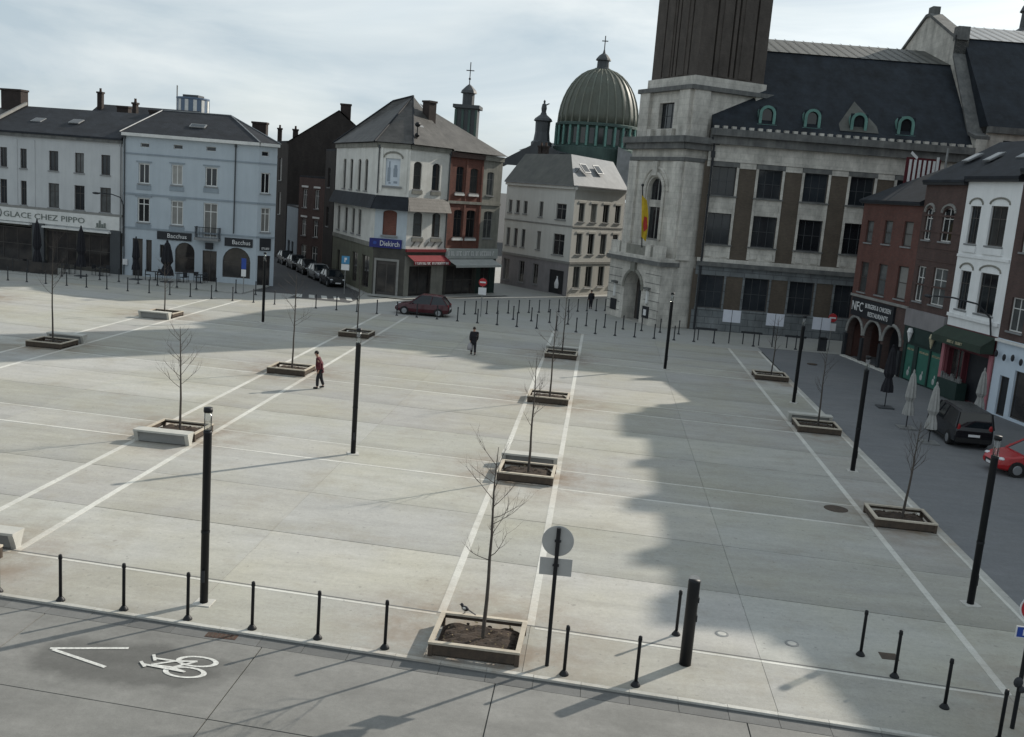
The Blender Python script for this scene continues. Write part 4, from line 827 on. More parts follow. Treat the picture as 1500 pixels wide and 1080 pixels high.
# ================================================================== town hall and its tower
W = Fr((7.6,82.85), (21.6,83.97)); WL = 21.2
R_ = thing('town_hall', W.w(9,0,0), 'long brown brick and stone town hall wing under steep dark slate roof', 'town hall'); base = R_.location
colx = [0.68+3.735*k for k in range(6)]
ops = []
for x in colx: ops += [(x,x+1.93,11.08,13.35),(x-0.06,x+1.94,7.12,9.62),(x-0.08,x+1.92,1.85,4.55)]
W.put('wall', wall_mb(WL, 5.95, 13.75, [o for o in ops if o[2] > 5], 0.3), 'hallbrick', R_)
W.put('ground_wall', wall_mb(WL, -0.1, 5.0, [o for o in ops if o[2] < 5], 0.3), 'hallbrick', R_)
for i, o in enumerate(ops):
    window(R_, W, *o, 'grid', 'leadgrey', 'hallglass', sill=False, dep=0.2, fw_=0.055)
for x in colx:                                                   # stone framing of each bay
    for a, b in ((x-0.20,x-0.0),(x+1.94,x+2.14)): W.put('bay_jamb', MB().box(a,b,-0.07,0.15,6.0,13.6), 'hallstone', R_)
    W.put('spandrel', MB().box(x+0.002,x+1.938,-0.03,0.2,9.63,10.95), 'hallstone', R_)
    W.put('apron', MB().box(x+0.002,x+1.938,-0.03,0.2,5.96,7.0), 'hallstone', R_)
    W.put('stone_sill', MB().box(x-0.25,x+2.2,-0.17,0.2,10.95,11.07), 'corniced', R_); W.put('stone_sill', MB().box(x-0.25,x+2.2,-0.17,0.2,7.0,7.11), 'corniced', R_)
    W.put('lintel', MB().box(x-0.2,x+2.14,-0.09,0.1,13.36,13.74), 'corniced', R_)
    
    for a, b in ((x-0.26,x-0.09),(x+1.93,x+2.1)): W.put('ground_jamb', MB().box(a,b,-0.06,0.1,1.7,4.55), 'hallblue', R_)
    
    for a in (x+0.05,x+1.3): W.put('apron_block', MB().box(a,a+0.6,-0.10,0.1,6.1,6.6), 'hallstone', R_)
    W.put('stone_sill', MB().box(x-0.3,x+2.15,-0.16,0.25,1.68,1.84), 'hallblue', R_)
W.put('plinth', MB().box(0.2,WL,-0.14,0.1,-0.1,1.66), 'hallblue', R_)
W.put('lintel_band', MB().box(0.2,WL,-0.05,0.1,4.56,5.3), 'hallblue', R_); W.put('lintel_cap', MB().box(0.3,WL,-0.052,0.1,5.0,5.02), 'hallblue', R_)
bandz(R_, W, 0.2, WL, 5.3, 5.65, 0.30, 'corniced', 'ledge'); bandz(R_, W, 0.2, WL, 5.65, 5.95, 0.14, 'hallstone', 'ledge_course')
for k in range(6): bandz(R_, W, colx[k]+2.16, colx[k]+3.5, 13.3, 13.74, 0.06, 'hallstone', 'pier_cap')
bandz(R_, W, 0.2, 0.45, 13.3, 13.74, 0.06, 'hallstone', 'pier_cap')
bandz(R_, W, 0.2, WL, 13.76, 14.05, 0.12, 'hallstone', 'frieze_base'); bandz(R_, W, 0.2, WL, 14.05, 15.1, 0.05, 'hallstone', 'frieze'); bandz(R_, W, 0.2, WL, 15.1, 15.75, 0.45, 'corniced', 'cornice'); bandz(R_, W, 0.2, WL, 15.75, 16.3, 0.75, 'corniced', 'upper_cornice')
for k in range(30): bandz(R_, W, 0.4+k*0.7, 0.72+k*0.7, 16.3, 16.52, 0.62, 'hallstone', 'parapet_block', 0.0)
shell(R_, W, 0.25, WL, 26.5, 16.2, 'hallbrick', d0=0.05)
W.put('roof', MB().add([(0.3,-0.3,16.25),(WL,-0.3,16.25),(WL,6.8,23.6),(0.3,6.8,23.6),(0.3,26.8,16.25),(WL,26.8,16.25),(0.3,19.7,23.6),(WL,19.7,23.6)], [(0,1,2,3),(5,4,6,7),(3,2,7,6),(0,3,6,4),(1,5,7,2),(4,5,1,0)]), 'hallslate', R_)
rc = W.put('ridge_cap', MB().add([(0.2,6.6,23.55),(WL,6.6,23.55),(WL,13.2,25.6),(0.2,13.2,25.6),(0.2,19.8,23.55),(WL,19.8,23.55)], [(0,1,2,3),(3,2,5,4),(0,3,4),(1,5,2)]), 'zincdark', R_)
for k in range(24): obj('zinc_seam', MB().add([(0.5+k*0.86,6.58,23.60),(0.6+k*0.86,6.58,23.60),(0.6+k*0.86,13.2,25.68),(0.5+k*0.86,13.2,25.68)], [(0,1,2,3)]), 'leadgrey', rc)
def dormer(s):
    dm = W.put('dormer', wall_mb(0.72, 0.0, 1.4, [(-0.42,0.42,0.15,1.25,0.42)], 0.25, x0=-0.72), 'hallslate', R_, s, 0.55, 16.95)
    m = MB()
    N = 10
    for k in range(N):
        t0, t1 = math.pi*k/N, math.pi*(k+1)/N
        a0 = [(r*math.cos(t0), 0.85+r*math.sin(t0)) for r in (0.44,0.66)]; a1 = [(r*math.cos(t1), 0.85+r*math.sin(t1)) for r in (0.44,0.66)]
        m.slab_y([a0[0], a0[1], a1[1], a1[0]], -0.12, 0.06)
    for x in (-0.66,0.44): m.box(x,x+0.22,-0.12,0.06,0.0,0.85)
    for k in range(N):
        t0, t1 = math.pi*k/N, math.pi*(k+1)/N
        m.add([(0.66*math.cos(t0),0.0,0.85+0.66*math.sin(t0)),(0.66*math.cos(t1),0.0,0.85+0.66*math.sin(t1)),(0.66*math.cos(t1),1.9,0.85+0.66*math.sin(t1)),(0.66*math.cos(t0),1.9,0.85+0.66*math.sin(t0))], [(0,1,2,3)])
    m.box(-0.8,0.8,-0.2,0.1,-0.12,0.0)
    for x in (-0.66,0.64): m.box(x,x+0.02,0.06,1.2,0.0,0.85)
    obj('copper_hood', m, 'verdigris', dm); obj('pane', MB().box(-0.44,0.44,0.15,0.17,0.1,1.3), 'glass', dm)
for s in (4.7,8.35,12.1,15.9): dormer(s)
# grey copper gablet behind the third dormer
W.put('copper_gablet', MB().add([(10.6,0.25,16.9),(13.7,0.25,16.9),(13.7,0.9,17.5),(12.15,2.6,19.5),(10.6,0.9,17.5)], [(0,1,2,3,4)]), 'zincdark', R_)
dp = MB().tube((0.55,-0.18,0),(0.55,-0.18,14.9),0.09,n=8).tube((0.55,-0.18,14.9),(0.3,-0.45,15.6),0.09); dp.box(0.40,0.70,-0.33,-0.05,14.0,14.5); W.put('downpipe', dp, 'blackm', R_)
# raking gable wall that closes the roof, and the wing behind it
GX = WL
gp = [(-0.6,14.0),(-0.6,17.0),(0.9,17.4),(6.2,24.2),(6.2,25.7),(7.0,26.0),(12.9,28.6),(13.7,28.6),(19.5,26.0),(20.3,25.7),(20.3,24.2),(26.8,17.0),(26.8,14.0)]
W.put('gable_wall', MB().slab_x(gp, GX, GX+0.9), 'hallstone', R_)
cp = MB()
for (ya,za),(yb,zb) in zip(gp[1:-2], gp[2:-1]):
    cp.add([(GX-0.15,ya,za),(GX+1.05,ya,za),(GX+1.05,yb,zb),(GX-0.15,yb,zb),(GX-0.15,ya,za+0.28),(GX+1.05,ya,za+0.28),(GX+1.05,yb,zb+0.28),(GX-0.15,yb,zb+0.28)], [(4,5,6,7),(0,1,5,4),(1,2,6,5),(2,3,7,6),(3,0,4,7),(3,2,1,0)])
cp.box(GX-0.05,GX+0.95,6.0,6.9,25.6,26.7); cp.box(GX-0.05,GX+0.95,19.6,20.5,25.6,26.6); cp.box(GX+0.1,GX+0.8,12.8,13.8,28.6,29.5)
W.put('gable_coping', cp, 'corniced', R_)
W.put('wing_wall', wall_mb(GX+26, -0.1, 17.6, [(GX+2.4+k*3.7,GX+4.4+k*3.7,z,z+2.5) for k in range(3) for z in (7.1,11.1,14.6)], 0.3, x0=GX+0.95), 'hallstone', R_)
for k in range(3):
    for z in (7.1,11.1,14.6): window(R_, W, GX+2.4+k*3.7, GX+4.4+k*3.7, z, z+2.5, 'cross', 'blackm', 'glass', sill=False)
bandz(R_, W, GX+0.95, GX+26, 17.6, 18.1, 0.4, 'corniced', 'wing_cornice')
W.put('wing_roof', MB().add([(GX+0.9,-0.3,18.1),(GX+26,-0.3,18.1),(GX+26,7.0,25.9),(GX+0.9,7.0,25.9),(GX+26,19.5,25.9),(GX+0.9,19.5,25.9),(GX+26,26.5,18.1),(GX+0.9,26.5,18.1)], [(0,1,2,3),(3,2,4,5),(5,4,6,7),(1,6,4,2),(0,3,5,7)]), 'hallslate', R_)
wr = W.put('wing_ridge_cap', MB().add([(GX+0.9,6.8,25.87),(GX+26,6.8,25.87),(GX+26,13.2,28.0),(GX+0.9,13.2,28.0),(GX+26,19.6,25.87),(GX+0.9,19.6,25.87)], [(0,1,2,3),(3,2,4,5)]), 'zinc', R_)
for k in range(27): obj('zinc_seam', MB().add([(GX+1.4+k*0.9,6.77,25.9),(GX+1.5+k*0.9,6.77,25.9),(GX+1.5+k*0.9,13.2,28.06),(GX+1.4+k*0.9,13.2,28.06)], [(0,1,2,3)]), 'leadgrey', wr)
obj('lantern_turret', MB().lathe([(2.6,20),(2.6,28.2),(2.3,29.2),(1.5,30.0),(0.95,30.4),(0.95,30.6),(0.9,31.9),(1.15,32.0),(0.9,32.6),(0.3,33.4),(0.05,34.8)], 14), 'leadgrey', R_, Vector((41.2,110,0))-base)

# ---- tower at the corner of the town hall
CA, SA = math.cos(rad(30)), math.sin(rad(30)); K = Vector((5.95,82.2,0)); RD = Vector((CA,SA,0)); LD = Vector((-SA,CA,0)); TW = 8.2
def tfr(inset):
    c = K+RD*inset+LD*inset; w = TW-2*inset
    a = c+LD*w; b = c+RD*w; d = a+RD*w
    return [Fr(a[:2], c[:2]), Fr(c[:2], b[:2]), Fr(b[:2], d[:2]), Fr(d[:2], a[:2])], w
R_ = thing('clock_tower', (6.0,86,0), 'massive stone based brick tower with arched door at the hall corner', 'tower'); base = R_.location
fs0, w0 = tfr(0.0)
FL = fs0[0]
for i, f in enumerate(fs0):
    o2 = [(3.05,5.35,6.9,12.2,1.15)] if i == 0 else []
    f.put('stage_wall', wall_mb(w0, 0 if i else 5.4, 14.5, o2, 0.5), 'hallstone', R_)
    bandz(R_, f, -0.4, w0+0.4, 14.5, 15.0, 0.5-0.003*i, 'corniced', 'cornice'); bandz(R_, f, -0.6, w0+0.6, 15.0, 15.5, 0.75-0.003*i, 'corniced', 'cornice'); bandz(R_, f, -0.1, w0+0.1, 13.55, 13.85, 0.16-0.003*i, 'corniced', 'string_course')
    for x in (0.0, w0-1.3): bandz(R_, f, x, x+1.3, 5.6, 13.5, 0.22-0.003*i, 'hallstone', 'corner_pier')
window(R_, FL, 3.05, 5.35, 6.9, 12.2, 'sash', 'greyframe', 'glass', sill=False, dep=0.35, fw_=0.16)
bandz(R_, FL, 3.07, 5.33, 9.7, 10.3, -0.28, 'hallstone', 'transom', 0.45)
am = MB()
for k in range(12):
    t0, t1 = math.pi*k/12, math.pi*(k+1)/12
    am.tube((4.2+1.45*math.cos(t0),-0.06,11.05+1.45*math.sin(t0)), (4.2+1.45*math.cos(t1),-0.06,11.05+1.45*math.sin(t1)), 0.17, n=6); am.tube((4.2+1.95*math.cos(t0),-0.03,11.05+1.95*math.sin(t0)), (4.2+1.95*math.cos(t1),-0.03,11.05+1.95*math.sin(t1)), 0.12, n=6)
for x in (-1.45,1.45): am.tube((4.2+x,-0.06,7.0),(4.2+x,-0.06,11.05),0.17,n=6)
am.box(3.85,4.55,-0.25,0.0,12.3,13.5); FL.put('arch_moulding', am, 'hallstone', R_)
# porch in front of the left face
pf = Fr((FL.a-FL.n*1.2)[:2], (FL.w(w0)-FL.n*1.2)[:2])
pf.put('porch_wall', wall_mb(w0, -0.1, 5.3, [(2.75,5.55,0.0,4.15,1.4)], 1.4), 'hallstone', R_)
for e in (0, w0): pf.put('porch_side', MB().add([(e,0,-0.1),(e,1.6,-0.1),(e,1.6,5.3),(e,0,5.3)], [(0,1,2,3)]), 'hallstone', R_)
pf.put('door', MB().box(2.8,5.5,1.25,1.35,0.0,4.1), 'darkframe', R_); pf.put('passage', MB().box(3.3,5.0,1.2,1.25,0.0,3.4), 'glass', R_)
bandz(R_, pf, -0.2, w0+0.2, 5.0, 5.35, 0.35, 'corniced', 'porch_cornice', 1.6); bandz(R_, pf, -0.1, w0+0.1, 5.35, 5.65, 0.2, 'hallstone', 'porch_blocking', 1.6)
for x0, x1 in ((0.1,1.5),(1.8,2.6),(5.7,6.5),(6.9,8.3)): bandz(R_, pf, x0, x1, 5.652, 6.6, 0.12, 'hallstone', 'balcony_pier', 0.25)
bandz(R_, pf, 1.52, 6.88, 5.653, 6.45, 0.05, 'oldstone', 'balcony_panel', 0.1)
for k in range(6): bandz(R_, pf, 0.05, 2.2, 0.6+k*0.72, 0.64+k*0.72, 0.025, 'corniced', 'rustication_joint'); 
for k in range(6): bandz(R_, pf, 6.0, 8.35, 0.6+k*0.72, 0.64+k*0.72, 0.025, 'corniced', 'rustication_joint')
ak = MB()
for k in range(12):
    t0, t1 = math.pi*k/12, math.pi*(k+1)/12; ak.tube((4.15+1.55*math.cos(t0),-0.02,2.75+1.55*math.sin(t0)), (4.15+1.55*math.cos(t1),-0.02,2.75+1.55*math.sin(t1)), 0.16, n=6)
ak.box(3.8,4.5,-0.25,0.0,4.2,5.0); pf.put('arch_moulding', ak, 'oldstone', R_)
for x in (1.3,6.6):
    bandz(R_, pf, x-0.35, x+0.35, 2.9, 3.1, 0.3, 'corniced', 'niche_hood'); bandz(R_, pf, x-0.14, x+0.14, 1.75, 2.85, 0.12, 'whitetrim', 'niche_tablet'); bandz(R_, pf, x-0.5, x+0.4, 0.55, 1.5, 0.10, 'darksign', 'notice_case')
bandz(R_, pf, 6.35, 6.75, 0.75, 1.25, 0.13, 'signwhite', 'notice')
fr_, w1 = tfr(0.35)
for i, f in enumerate(fr_):
    o2 = [(2.75,4.95,16.2,18.3)] if i == 0 else []
    f.put('stage_wall', wall_mb(w1, 15.4, 19.3, o2, 0.4), 'hallstone', R_)
    for x in (0.0, w1-1.5): bandz(R_, f, x, x+1.5, 15.5, 19.2, 0.3-0.003*i, 'hallstone', 'corner_pier')
    bandz(R_, f, -0.3, w1+0.3, 19.2, 19.55, 0.42-0.003*i, 'corniced', 'cornice')
window(R_, fr_[0], 2.75, 4.95, 16.2, 18.3, 'grid', 'blackm', 'glass', sill=False, dep=0.3)
for x in (1.8,3.4,5.0): bandz(R_, fr_[0], x, x+0.6, 15.5, 16.15, 0.45, 'hallstone', 'parapet_block')
fr_, w2 = tfr(0.55)
m = MB()
obj('stone_cap', MB().prism([(q.x-base.x,q.y-base.y) for q in (fr_[0].w(w2),fr_[1].w(w2),fr_[2].w(w2),fr_[3].w(w2))], 19.5, 20.35), 'hallstone', R_)
fr_, w3 = tfr(0.75)
for i, f in enumerate(fr_):
    slits = [(1.4,1.58),(3.0,3.18),(3.52,3.70),(5.3,5.48)]
    f.put('shaft_wall', wall_mb(w3, 20.3, 52.0, [(a,b,20.5,50.5) for a,b in slits], 0.5), 'towerbrick', R_)
    f.put('slit_back', MB().box(1.0,6.0,0.45,0.5,20.4,50.6), 'darkbrick', R_)
    for x in (2.0,): bandz(R_, f, x, x+0.75, 20.5, 50.5, 0.07-0.003*i, 'towerbrick', 'brick_rib')
    bandz(R_, f, 4.05, 4.8, 20.5, 50.5, 0.07-0.003*i, 'towerbrick', 'brick_rib')
    bandz(R_, f, -0.3, w3+0.3, 52.0, 53.2, 0.5-0.003*i, 'hallstone', 'top_cornice')
fr_, w4 = tfr(1.4)
obj('top_lantern', MB().prism([(q.x-base.x,q.y-base.y) for q in (fr_[0].w(w4),fr_[1].w(w4),fr_[2].w(w4),fr_[3].w(w4))], 53.2, 62.0), 'hallstone', R_)
obj('top_dome', MB().lathe([(2.8,62),(2.7,63.5),(2.0,65.5),(0.9,67),(0.3,68),(0.1,71)], 16), 'domecopper', R_, K+RD*4.2+LD*4.2-base)
# flag on the balcony
R_ = thing('flag_pole', pf.w(5.1,-0.1,6.3), 'yellow flag with red emblem hanging from slanted pole above arched door', 'flag')
obj('pole', MB().tube((0,0,0),(-0.45,-0.9,5.0),0.05,n=6).ell((-0.46,-0.92,5.1),(0.12,0.12,0.12)), 'blackm', R_)
fl = MB(); N = 12
for j in range(N):
    for i in range(4): pass
vs = []; fsx = []
for j in range(N+1):
    z = 4.3-3.4*j/N
    for i in range(5):
        u = i/4*0.75*(0.55+0.45*math.sin(math.pi*(0.15+0.75*j/N))); vs.append((-0.45+0.09*(4.3-z)+u*0.8, -0.9+0.18*(4.3-z)+0.12*math.sin(i*2.1+j*0.5), z-0.1*i))
for j in range(N):
    for i in range(4): fsx.append((j*5+i,(j+1)*5+i,(j+1)*5+i+1,j*5+i+1))
obj('cloth', MB().add(vs, fsx), 'yellow', R_, smooth=True)
obj('emblem', MB().add([(-0.12,-0.62,2.6),(0.2,-0.62,2.5),(0.28,-0.58,1.6),(0.0,-0.58,1.3),(-0.1,-0.6,2.0)], [(0,1,2,3,4)]), 'flagred', R_)

# ================================================================== basilica dome and chapel tower
R_ = thing('basilica', (-2.9,186,0), 'domed basilica with ribbed green copper dome and lantern cross', 'church')
DR = 7.25; prof = []
for k in range(11):
    t = math.pi/2*k/10*0.965; prof.append((DR*math.cos(t)**0.92 if k else DR, 22.9+9.9*math.sin(t)))
obj('dome', MB().lathe(prof, 48), 'domecopper', R_, smooth=True)
for k in range(28):
    t = 2*math.pi*k/28; m = MB()
    for (r0,z0),(r1,z1) in zip(prof[:-1], prof[1:]): m.tube(((r0+0.03)*math.cos(t),(r0+0.03)*math.sin(t),z0), ((r1+0.03)*math.cos(t),(r1+0.03)*math.sin(t),z1), 0.16, 0.14, n=5)
    obj('dome_rib', m, 'domerib', R_)
obj('drum', MB().lathe([(7.9,15),(7.9,18.6),(7.5,18.8),(7.0,19.0),(7.0,22.3),(7.7,22.4),(7.7,22.8),(7.3,22.95)], 40), 'drumgreen', R_)
for k in range(28):
    t = 2*math.pi*k/28; obj('drum_column', MB().tube((7.5*math.cos(t),7.5*math.sin(t),18.9),(7.5*math.cos(t),7.5*math.sin(t),22.35),0.22,n=8), 'verdigris', R_)
for k in range(28):
    t = 2*math.pi*(k+0.5)/28; obj('drum_window', MB().box(-0.42,0.42,-0.05,0.05,19.3,22.0), 'glass', R_, (7.02*math.cos(t),7.02*math.sin(t),0), t+math.pi/2)
ln = obj('dome_lantern', MB().lathe([(1.5,32.3),(1.45,32.9),(1.1,33.0),(1.05,34.2),(1.4,34.3),(1.3,34.6),(0.8,35.2),(0.25,35.6),(0.12,36.2)], 12), 'leadgrey', R_)
obj('cross', MB().tube((0,0,36),(0,0,38.6),0.09).tube((-0.55,0,37.7),(0.55,0,37.7),0.09), 'blackm', ln)
obj('roof_block', MB().box(-13,9,-6,22,10,17.2).add([(-13.5,-7,17.2),(9.5,-7,17.2),(6,4,19.4),(-10,4,19.4)], [(0,1,2,3)]), 'leadgrey', R_)
obj('nave_roof', MB().add([(-17.5,-8,14.5),(-9.5,-8,19.2),(-9.5,8,19.2),(-17.5,8,14.5),(-2,-8,14.5),(-2,8,14.5)], [(0,1,2,3),(1,4,5,2),(0,4,1)]), 'leadgrey', R_)
tu = obj('statue_turret', MB().lathe([(1.9,15),(1.9,19.0),(1.5,19.3),(1.3,20.8),(1.35,22.6),(1.7,22.8),(1.5,23.2),(0.6,23.9),(0.45,24.3)], 8), 'leadgrey', R_, (-9.8,-3,0))
obj('statue', MB().lathe([(0.4,24.3),(0.5,25.0),(0.38,25.7),(0.14,25.9),(0.22,26.2),(0.05,26.5)], 8).tube((0.1,0,25.5),(0.9,0,25.9),0.14,0.09), 'leadgrey', tu)
obj('side_gable', MB().add([(4.0,-9,12),(12,-9,12),(12,-9,15.5),(4.0,-9,19.0),(4.0,2,19),(12,2,15.5)], [(0,1,2,3),(3,2,5,4)]), 'zinc', R_)
R_ = thing('chapel_tower', (-22.0,152,0), 'slender square bell tower with small cupola and cross behind roofs', 'tower')
obj('shaft', MB().box(-1.6,1.6,-1.6,1.6,0,21.6), 'leadgrey', R_)
for x in (-1.6,-0.55,0.45,1.45): obj('shaft_rib', MB().box(x-0.1,x+0.25,-1.8,-1.6,8,21.4), 'drumgreen', R_)
obj('tower_cornice', MB().box(-2.0,2.0,-2.0,2.0,21.6,22.1), 'leadgrey', R_)
cu = obj('cupola', MB().lathe([(0.9,22.1),(0.9,23.8),(1.25,23.9),(1.1,24.3),(0.5,24.9),(0.12,25.2)], 8), 'leadgrey', R_)
obj('cross', MB().tube((0,0,25.0),(0,0,28.4),0.07).tube((-0.6,0,27.2),(0.6,0,27.2),0.07).ell((0,0,26.0),(0.18,0.18,0.18)), 'blackm', cu)

# ================================================================== terrace on the right
Q = Fr((18.6,75.0), (22.6,56.0))
# arcade house
R_ = thing('arcade_house', Q.w(4,0,0), 'dark red brick house with three round arches and black chicken restaurant sign', 'building'); base = R_.location
up_ = [(0.87,1.9,8.45,10.0),(3.5,4.62,8.5,10.1),(6.2,7.4,8.5,10.15),(0.85,2.0,4.9,7.05),(3.5,4.75,4.95,7.1),(6.25,7.6,5.0,7.2)]
Q.put('wall', wall_mb(8.3, 4.5, 11.4, up_, 0.22), 'rightbrick', R_)
for i, o in enumerate(up_): window(R_, Q, *o, 'bar', 'darkframe', 'curtain' if i in (0,1,4) else ('blind' if i in (2,5) else 'glass'))
Q.put('arcade_wall', wall_mb(8.3, -0.05, 4.5, [(0.1,2.45,-0.04,3.0,1.17),(2.85,5.2,-0.04,3.05,1.17),(5.6,7.95,-0.04,3.1,1.17)], 0.5), 'brownbrick', R_)
for i, c in enumerate((1.27,4.02,6.77)):
    am = MB(); z = 1.85+0.05*i
    for k in range(12):
        t0, t1 = math.pi*k/12, math.pi*(k+1)/12; am.tube((c+1.27*math.cos(t0),-0.03,z+1.24*math.sin(t0)), (c+1.27*math.cos(t1),-0.03,z+1.24*math.sin(t1)), 0.12, n=6)
    Q.put('arch_moulding', am, 'greyframe', R_)
for c in (0.0,2.65,5.4,8.1): bandz(R_, Q, c-0.14, c+0.19, 0.0, 1.7, 0.16, 'blackm', 'arcade_pier')
Q.put('arcade_back', MB().box(0,8.3,2.6,2.7,0,4.4), 'darksign', R_); Q.put('arcade_ceiling', MB().box(0,8.3,0.5,2.6,4.2,4.3), 'darksign', R_)
bandz(R_, Q, 0, 8.3, 4.5, 4.68, 0.1, 'greyframe'); bandz(R_, Q, 0.5, 6.75, 3.15, 4.42, 0.16, 'darksign', 'restaurant_sign')
letters(R_, Q, 'NFC', 1.5, 3.82, 0.95, 'letter', -0.18, 1.7); letters(R_, Q, 'BURGERS & CHICKEN', 4.55, 4.02, 0.46, 'letter', -0.18, 3.7); letters(R_, Q, 'RESTAURANTS', 4.65, 3.48, 0.46, 'letter', -0.18, 2.9)
shell(R_, Q, 0, 8.3, 8, 11.4, 'rightbrick'); bandz(R_, Q, -0.1, 8.3, 11.2, 11.4, 0.25, 'blackm', 'gutter')
gable_roof(R_, Q, 0, 8.3, 0, 8, 11.45, 14.1, 'slate', oh=0.3, hipL=2.5, dr=4.5)
bandz(R_, Q, 0.1, 8.2, -0.04, 0.06, 0.35, 'strip', 'step')
skylight(R_, Q, 5.2, 1.3, 12.2, math.atan2(2.15,4.8), 0.9, 1.0, 'zinc')
# red and white board standing on its roof
R2 = thing('roof_board', Q.w(7.2,3.0,13.0), 'red board with white upright strokes standing on arcade roof', 'sign')
bf = Fr((21.35,75.9), (24.65,76.5))
bd = bf.put('board', MB().box(0.05,2.65,0,0.12,12.7,14.75), 'boardred', R2)
m = MB()
for k in range(6): m.box(0.25+k*0.36,0.44+k*0.36,-0.03,0.0,13.0-0.1*(k % 2),14.6)
m.add([(0.25,-0.02,15.0),(0.35,-0.02,15.2),(0.85,-0.02,14.8),(0.8,-0.02,14.6)], [(0,1,2,3)]); m.box(2.3,2.5,-0.03,0.0,13.3,14.9)
bf.put('white_stroke', m, 'letter', R2); bf.put('support_post', MB().tube((3.05,0.1,12.0),(3.1,0.1,15.6),0.09).tube((0.4,0.25,11.8),(0.4,0.25,13.0),0.06), 'galv', R2)
# brown brick house
def rowhouse(s0, s1, h, zr, mat, ops, label, frame, gm, style='cross', trim=None, ground=None, name='row_house'):
    r = thing(name, Q.w((s0+s1)/2), label, 'building')
    Q.put('wall', wall_mb(s1, 4.2, h, ops, 0.25, x0=s0), mat, r)
    for i, o in enumerate(ops): window(r, Q, *o[:4], style, frame, gm if isinstance(gm, str) else gm[i % len(gm)])
    shell(r, Q, s0+0.003, s1-0.003, 9, h, mat); gable_roof(r, Q, s0, s1, 0, 9, h+0.05, zr, 'slate', oh=0.35); bandz(r, Q, s0, s1, h-0.25, h, 0.3, 'blackm', 'gutter')
    return r
ob = [(8.75,9.65,9.1,11.1,0.3),(10.75,12.05,9.1,11.15,0.4),(8.75,9.75,5.15,7.4),(10.7,12.3,5.15,7.45)]
R_ = rowhouse(8.32,13.05,12.8,15.6,'brownbrick',ob,'dark brown brick house with white casements above green panelled shopfront','whiteframe',('glass','glass','curtain','curtain'))
WB = R_
for z in (8.6,9.6,10.6,6.2,7.8): bandz(R_, Q, 8.34, 13.03, z, z+0.11, 0.035, 'brownbrick', 'brick_band')
for o in ob[:2]:
    c, w = (o[0]+o[1])/2, (o[1]-o[0])/2+0.12; m = MB()
    for k in range(10):
        t0, t1 = math.pi*k/10, math.pi*(k+1)/10; m.tube((c+w*math.cos(t0),-0.02,10.85+0.5*math.sin(t0)), (c+w*math.cos(t1),-0.02,10.85+0.5*math.sin(t1)), 0.09, n=5)
    Q.put('arch_moulding', m, 'greyframe', R_)
bandz(R_, Q, 8.34, 13.03, 3.5, 4.6, 0.18, 'dado', 'render_band'); bandz(R_, Q, 8.4, 13.0, 2.5, 3.48, 0.12, 'darkgreen', 'fascia')
Q.put('shop_wall', wall_mb(13.03, -0.05, 2.5, [(8.7,9.75,0.0,2.3),(10.2,11.6,0.0,2.3),(11.75,13.0,0.0,2.3)], 0.2, x0=8.34), 'darkgreen', R_)
for a,b in ((8.7,9.75),(10.2,11.6),(11.75,13.0)):
    p = Q.put('green_panel', MB().box(a,b,0.08,0.14,0.02,2.28), 'green', R_)
    marks(R_, Q, a+0.15, b-0.15, 2.0, 0.12, 'goldletter', int(a*10), 0.06)
    Q.put('panel_picture', MB().ell(((a+b)/2,0.075,0.45),(0.16,0.02,0.2)).ell(((a+b)/2+0.1,0.074,0.75),(0.07,0.02,0.12)), 'awnpale', R_)
for x in (9.5,12.2): Q.put('hanging_cone', MB().lathe([(0.03,2.5),(0.16,3.05),(0.2,3.15),(0.12,3.4)], 10), 'goldletter' if x > 10 else 'letter', R_, x, -0.3, 0)
# white house
ow = [(13.7,14.75,9.15,11.35),(15.75,17.35,9.15,11.4),(13.72,14.8,5.25,7.55),(15.75,17.5,5.25,7.6)]
R_ = rowhouse(13.07,18.35,13.0,15.9,'rightwhite',ow,'peeling white rendered house above maroon shop with dull green awning','darkframe','glass')
for o in ow:
    bandz(R_, Q, o[0]-0.15, o[1]+0.15, o[2]-0.5, o[2]-0.12, 0.1, 'rightwhite', 'apron_panel')
    c, w = (o[0]+o[1])/2, (o[1]-o[0])/2+0.15; m = MB()
    for k in range(8):
        t0, t1 = math.pi*k/8, math.pi*(k+1)/8; m.tube((c+w*math.cos(t0),-0.02,o[3]+0.1+0.35*math.sin(t0)), (c+w*math.cos(t1),-0.02,o[3]+0.1+0.35*math.sin(t1)), 0.06, n=5)
    Q.put('window_hood', m, 'oldstone', R_)
bandz(R_, Q, 13.1, 18.3, 8.35, 8.5, 0.08, 'rightwhite'); bandz(R_, Q, 13.1, 18.3, 4.75, 4.95, 0.14, 'rightwhite')
Q.put('awning', MB().add([(13.1,-0.1,4.15),(18.3,-0.1,4.15),(18.3,-0.9,3.6),(13.1,-0.9,3.6),(18.3,-0.9,3.2),(13.1,-0.9,3.2),(13.1,-0.1,3.2),(18.3,-0.1,3.2)], [(0,3,2,1),(3,5,4,2),(5,6,7,4),(0,6,5,3),(1,2,4,7)]), 'awngreen', R_)
marks(R_, Q, 14.9, 16.5, 3.42, 0.16, 'goldletter', 5, -0.92)
Q.put('shop_wall', wall_mb(18.33, -0.05, 4.2, [(13.75,15.3,0.1,2.9),(15.4,17.9,0.0,2.9)], 0.35, x0=13.09), 'maroon', R_)
window(R_, Q, 13.75, 15.3, 0.1, 2.9, 'sash', 'maroon', 'shopglass', sill=False, dep=0.25); window(R_, Q, 15.4, 17.9, 0.0, 2.9, 'plain', 'maroon', 'darksign', sill=False, dep=0.28)
for x in (13.12,18.0): bandz(R_, Q, x, x+0.3, 0, 3.1, 0.12, 'pink', 'shop_pilaster')
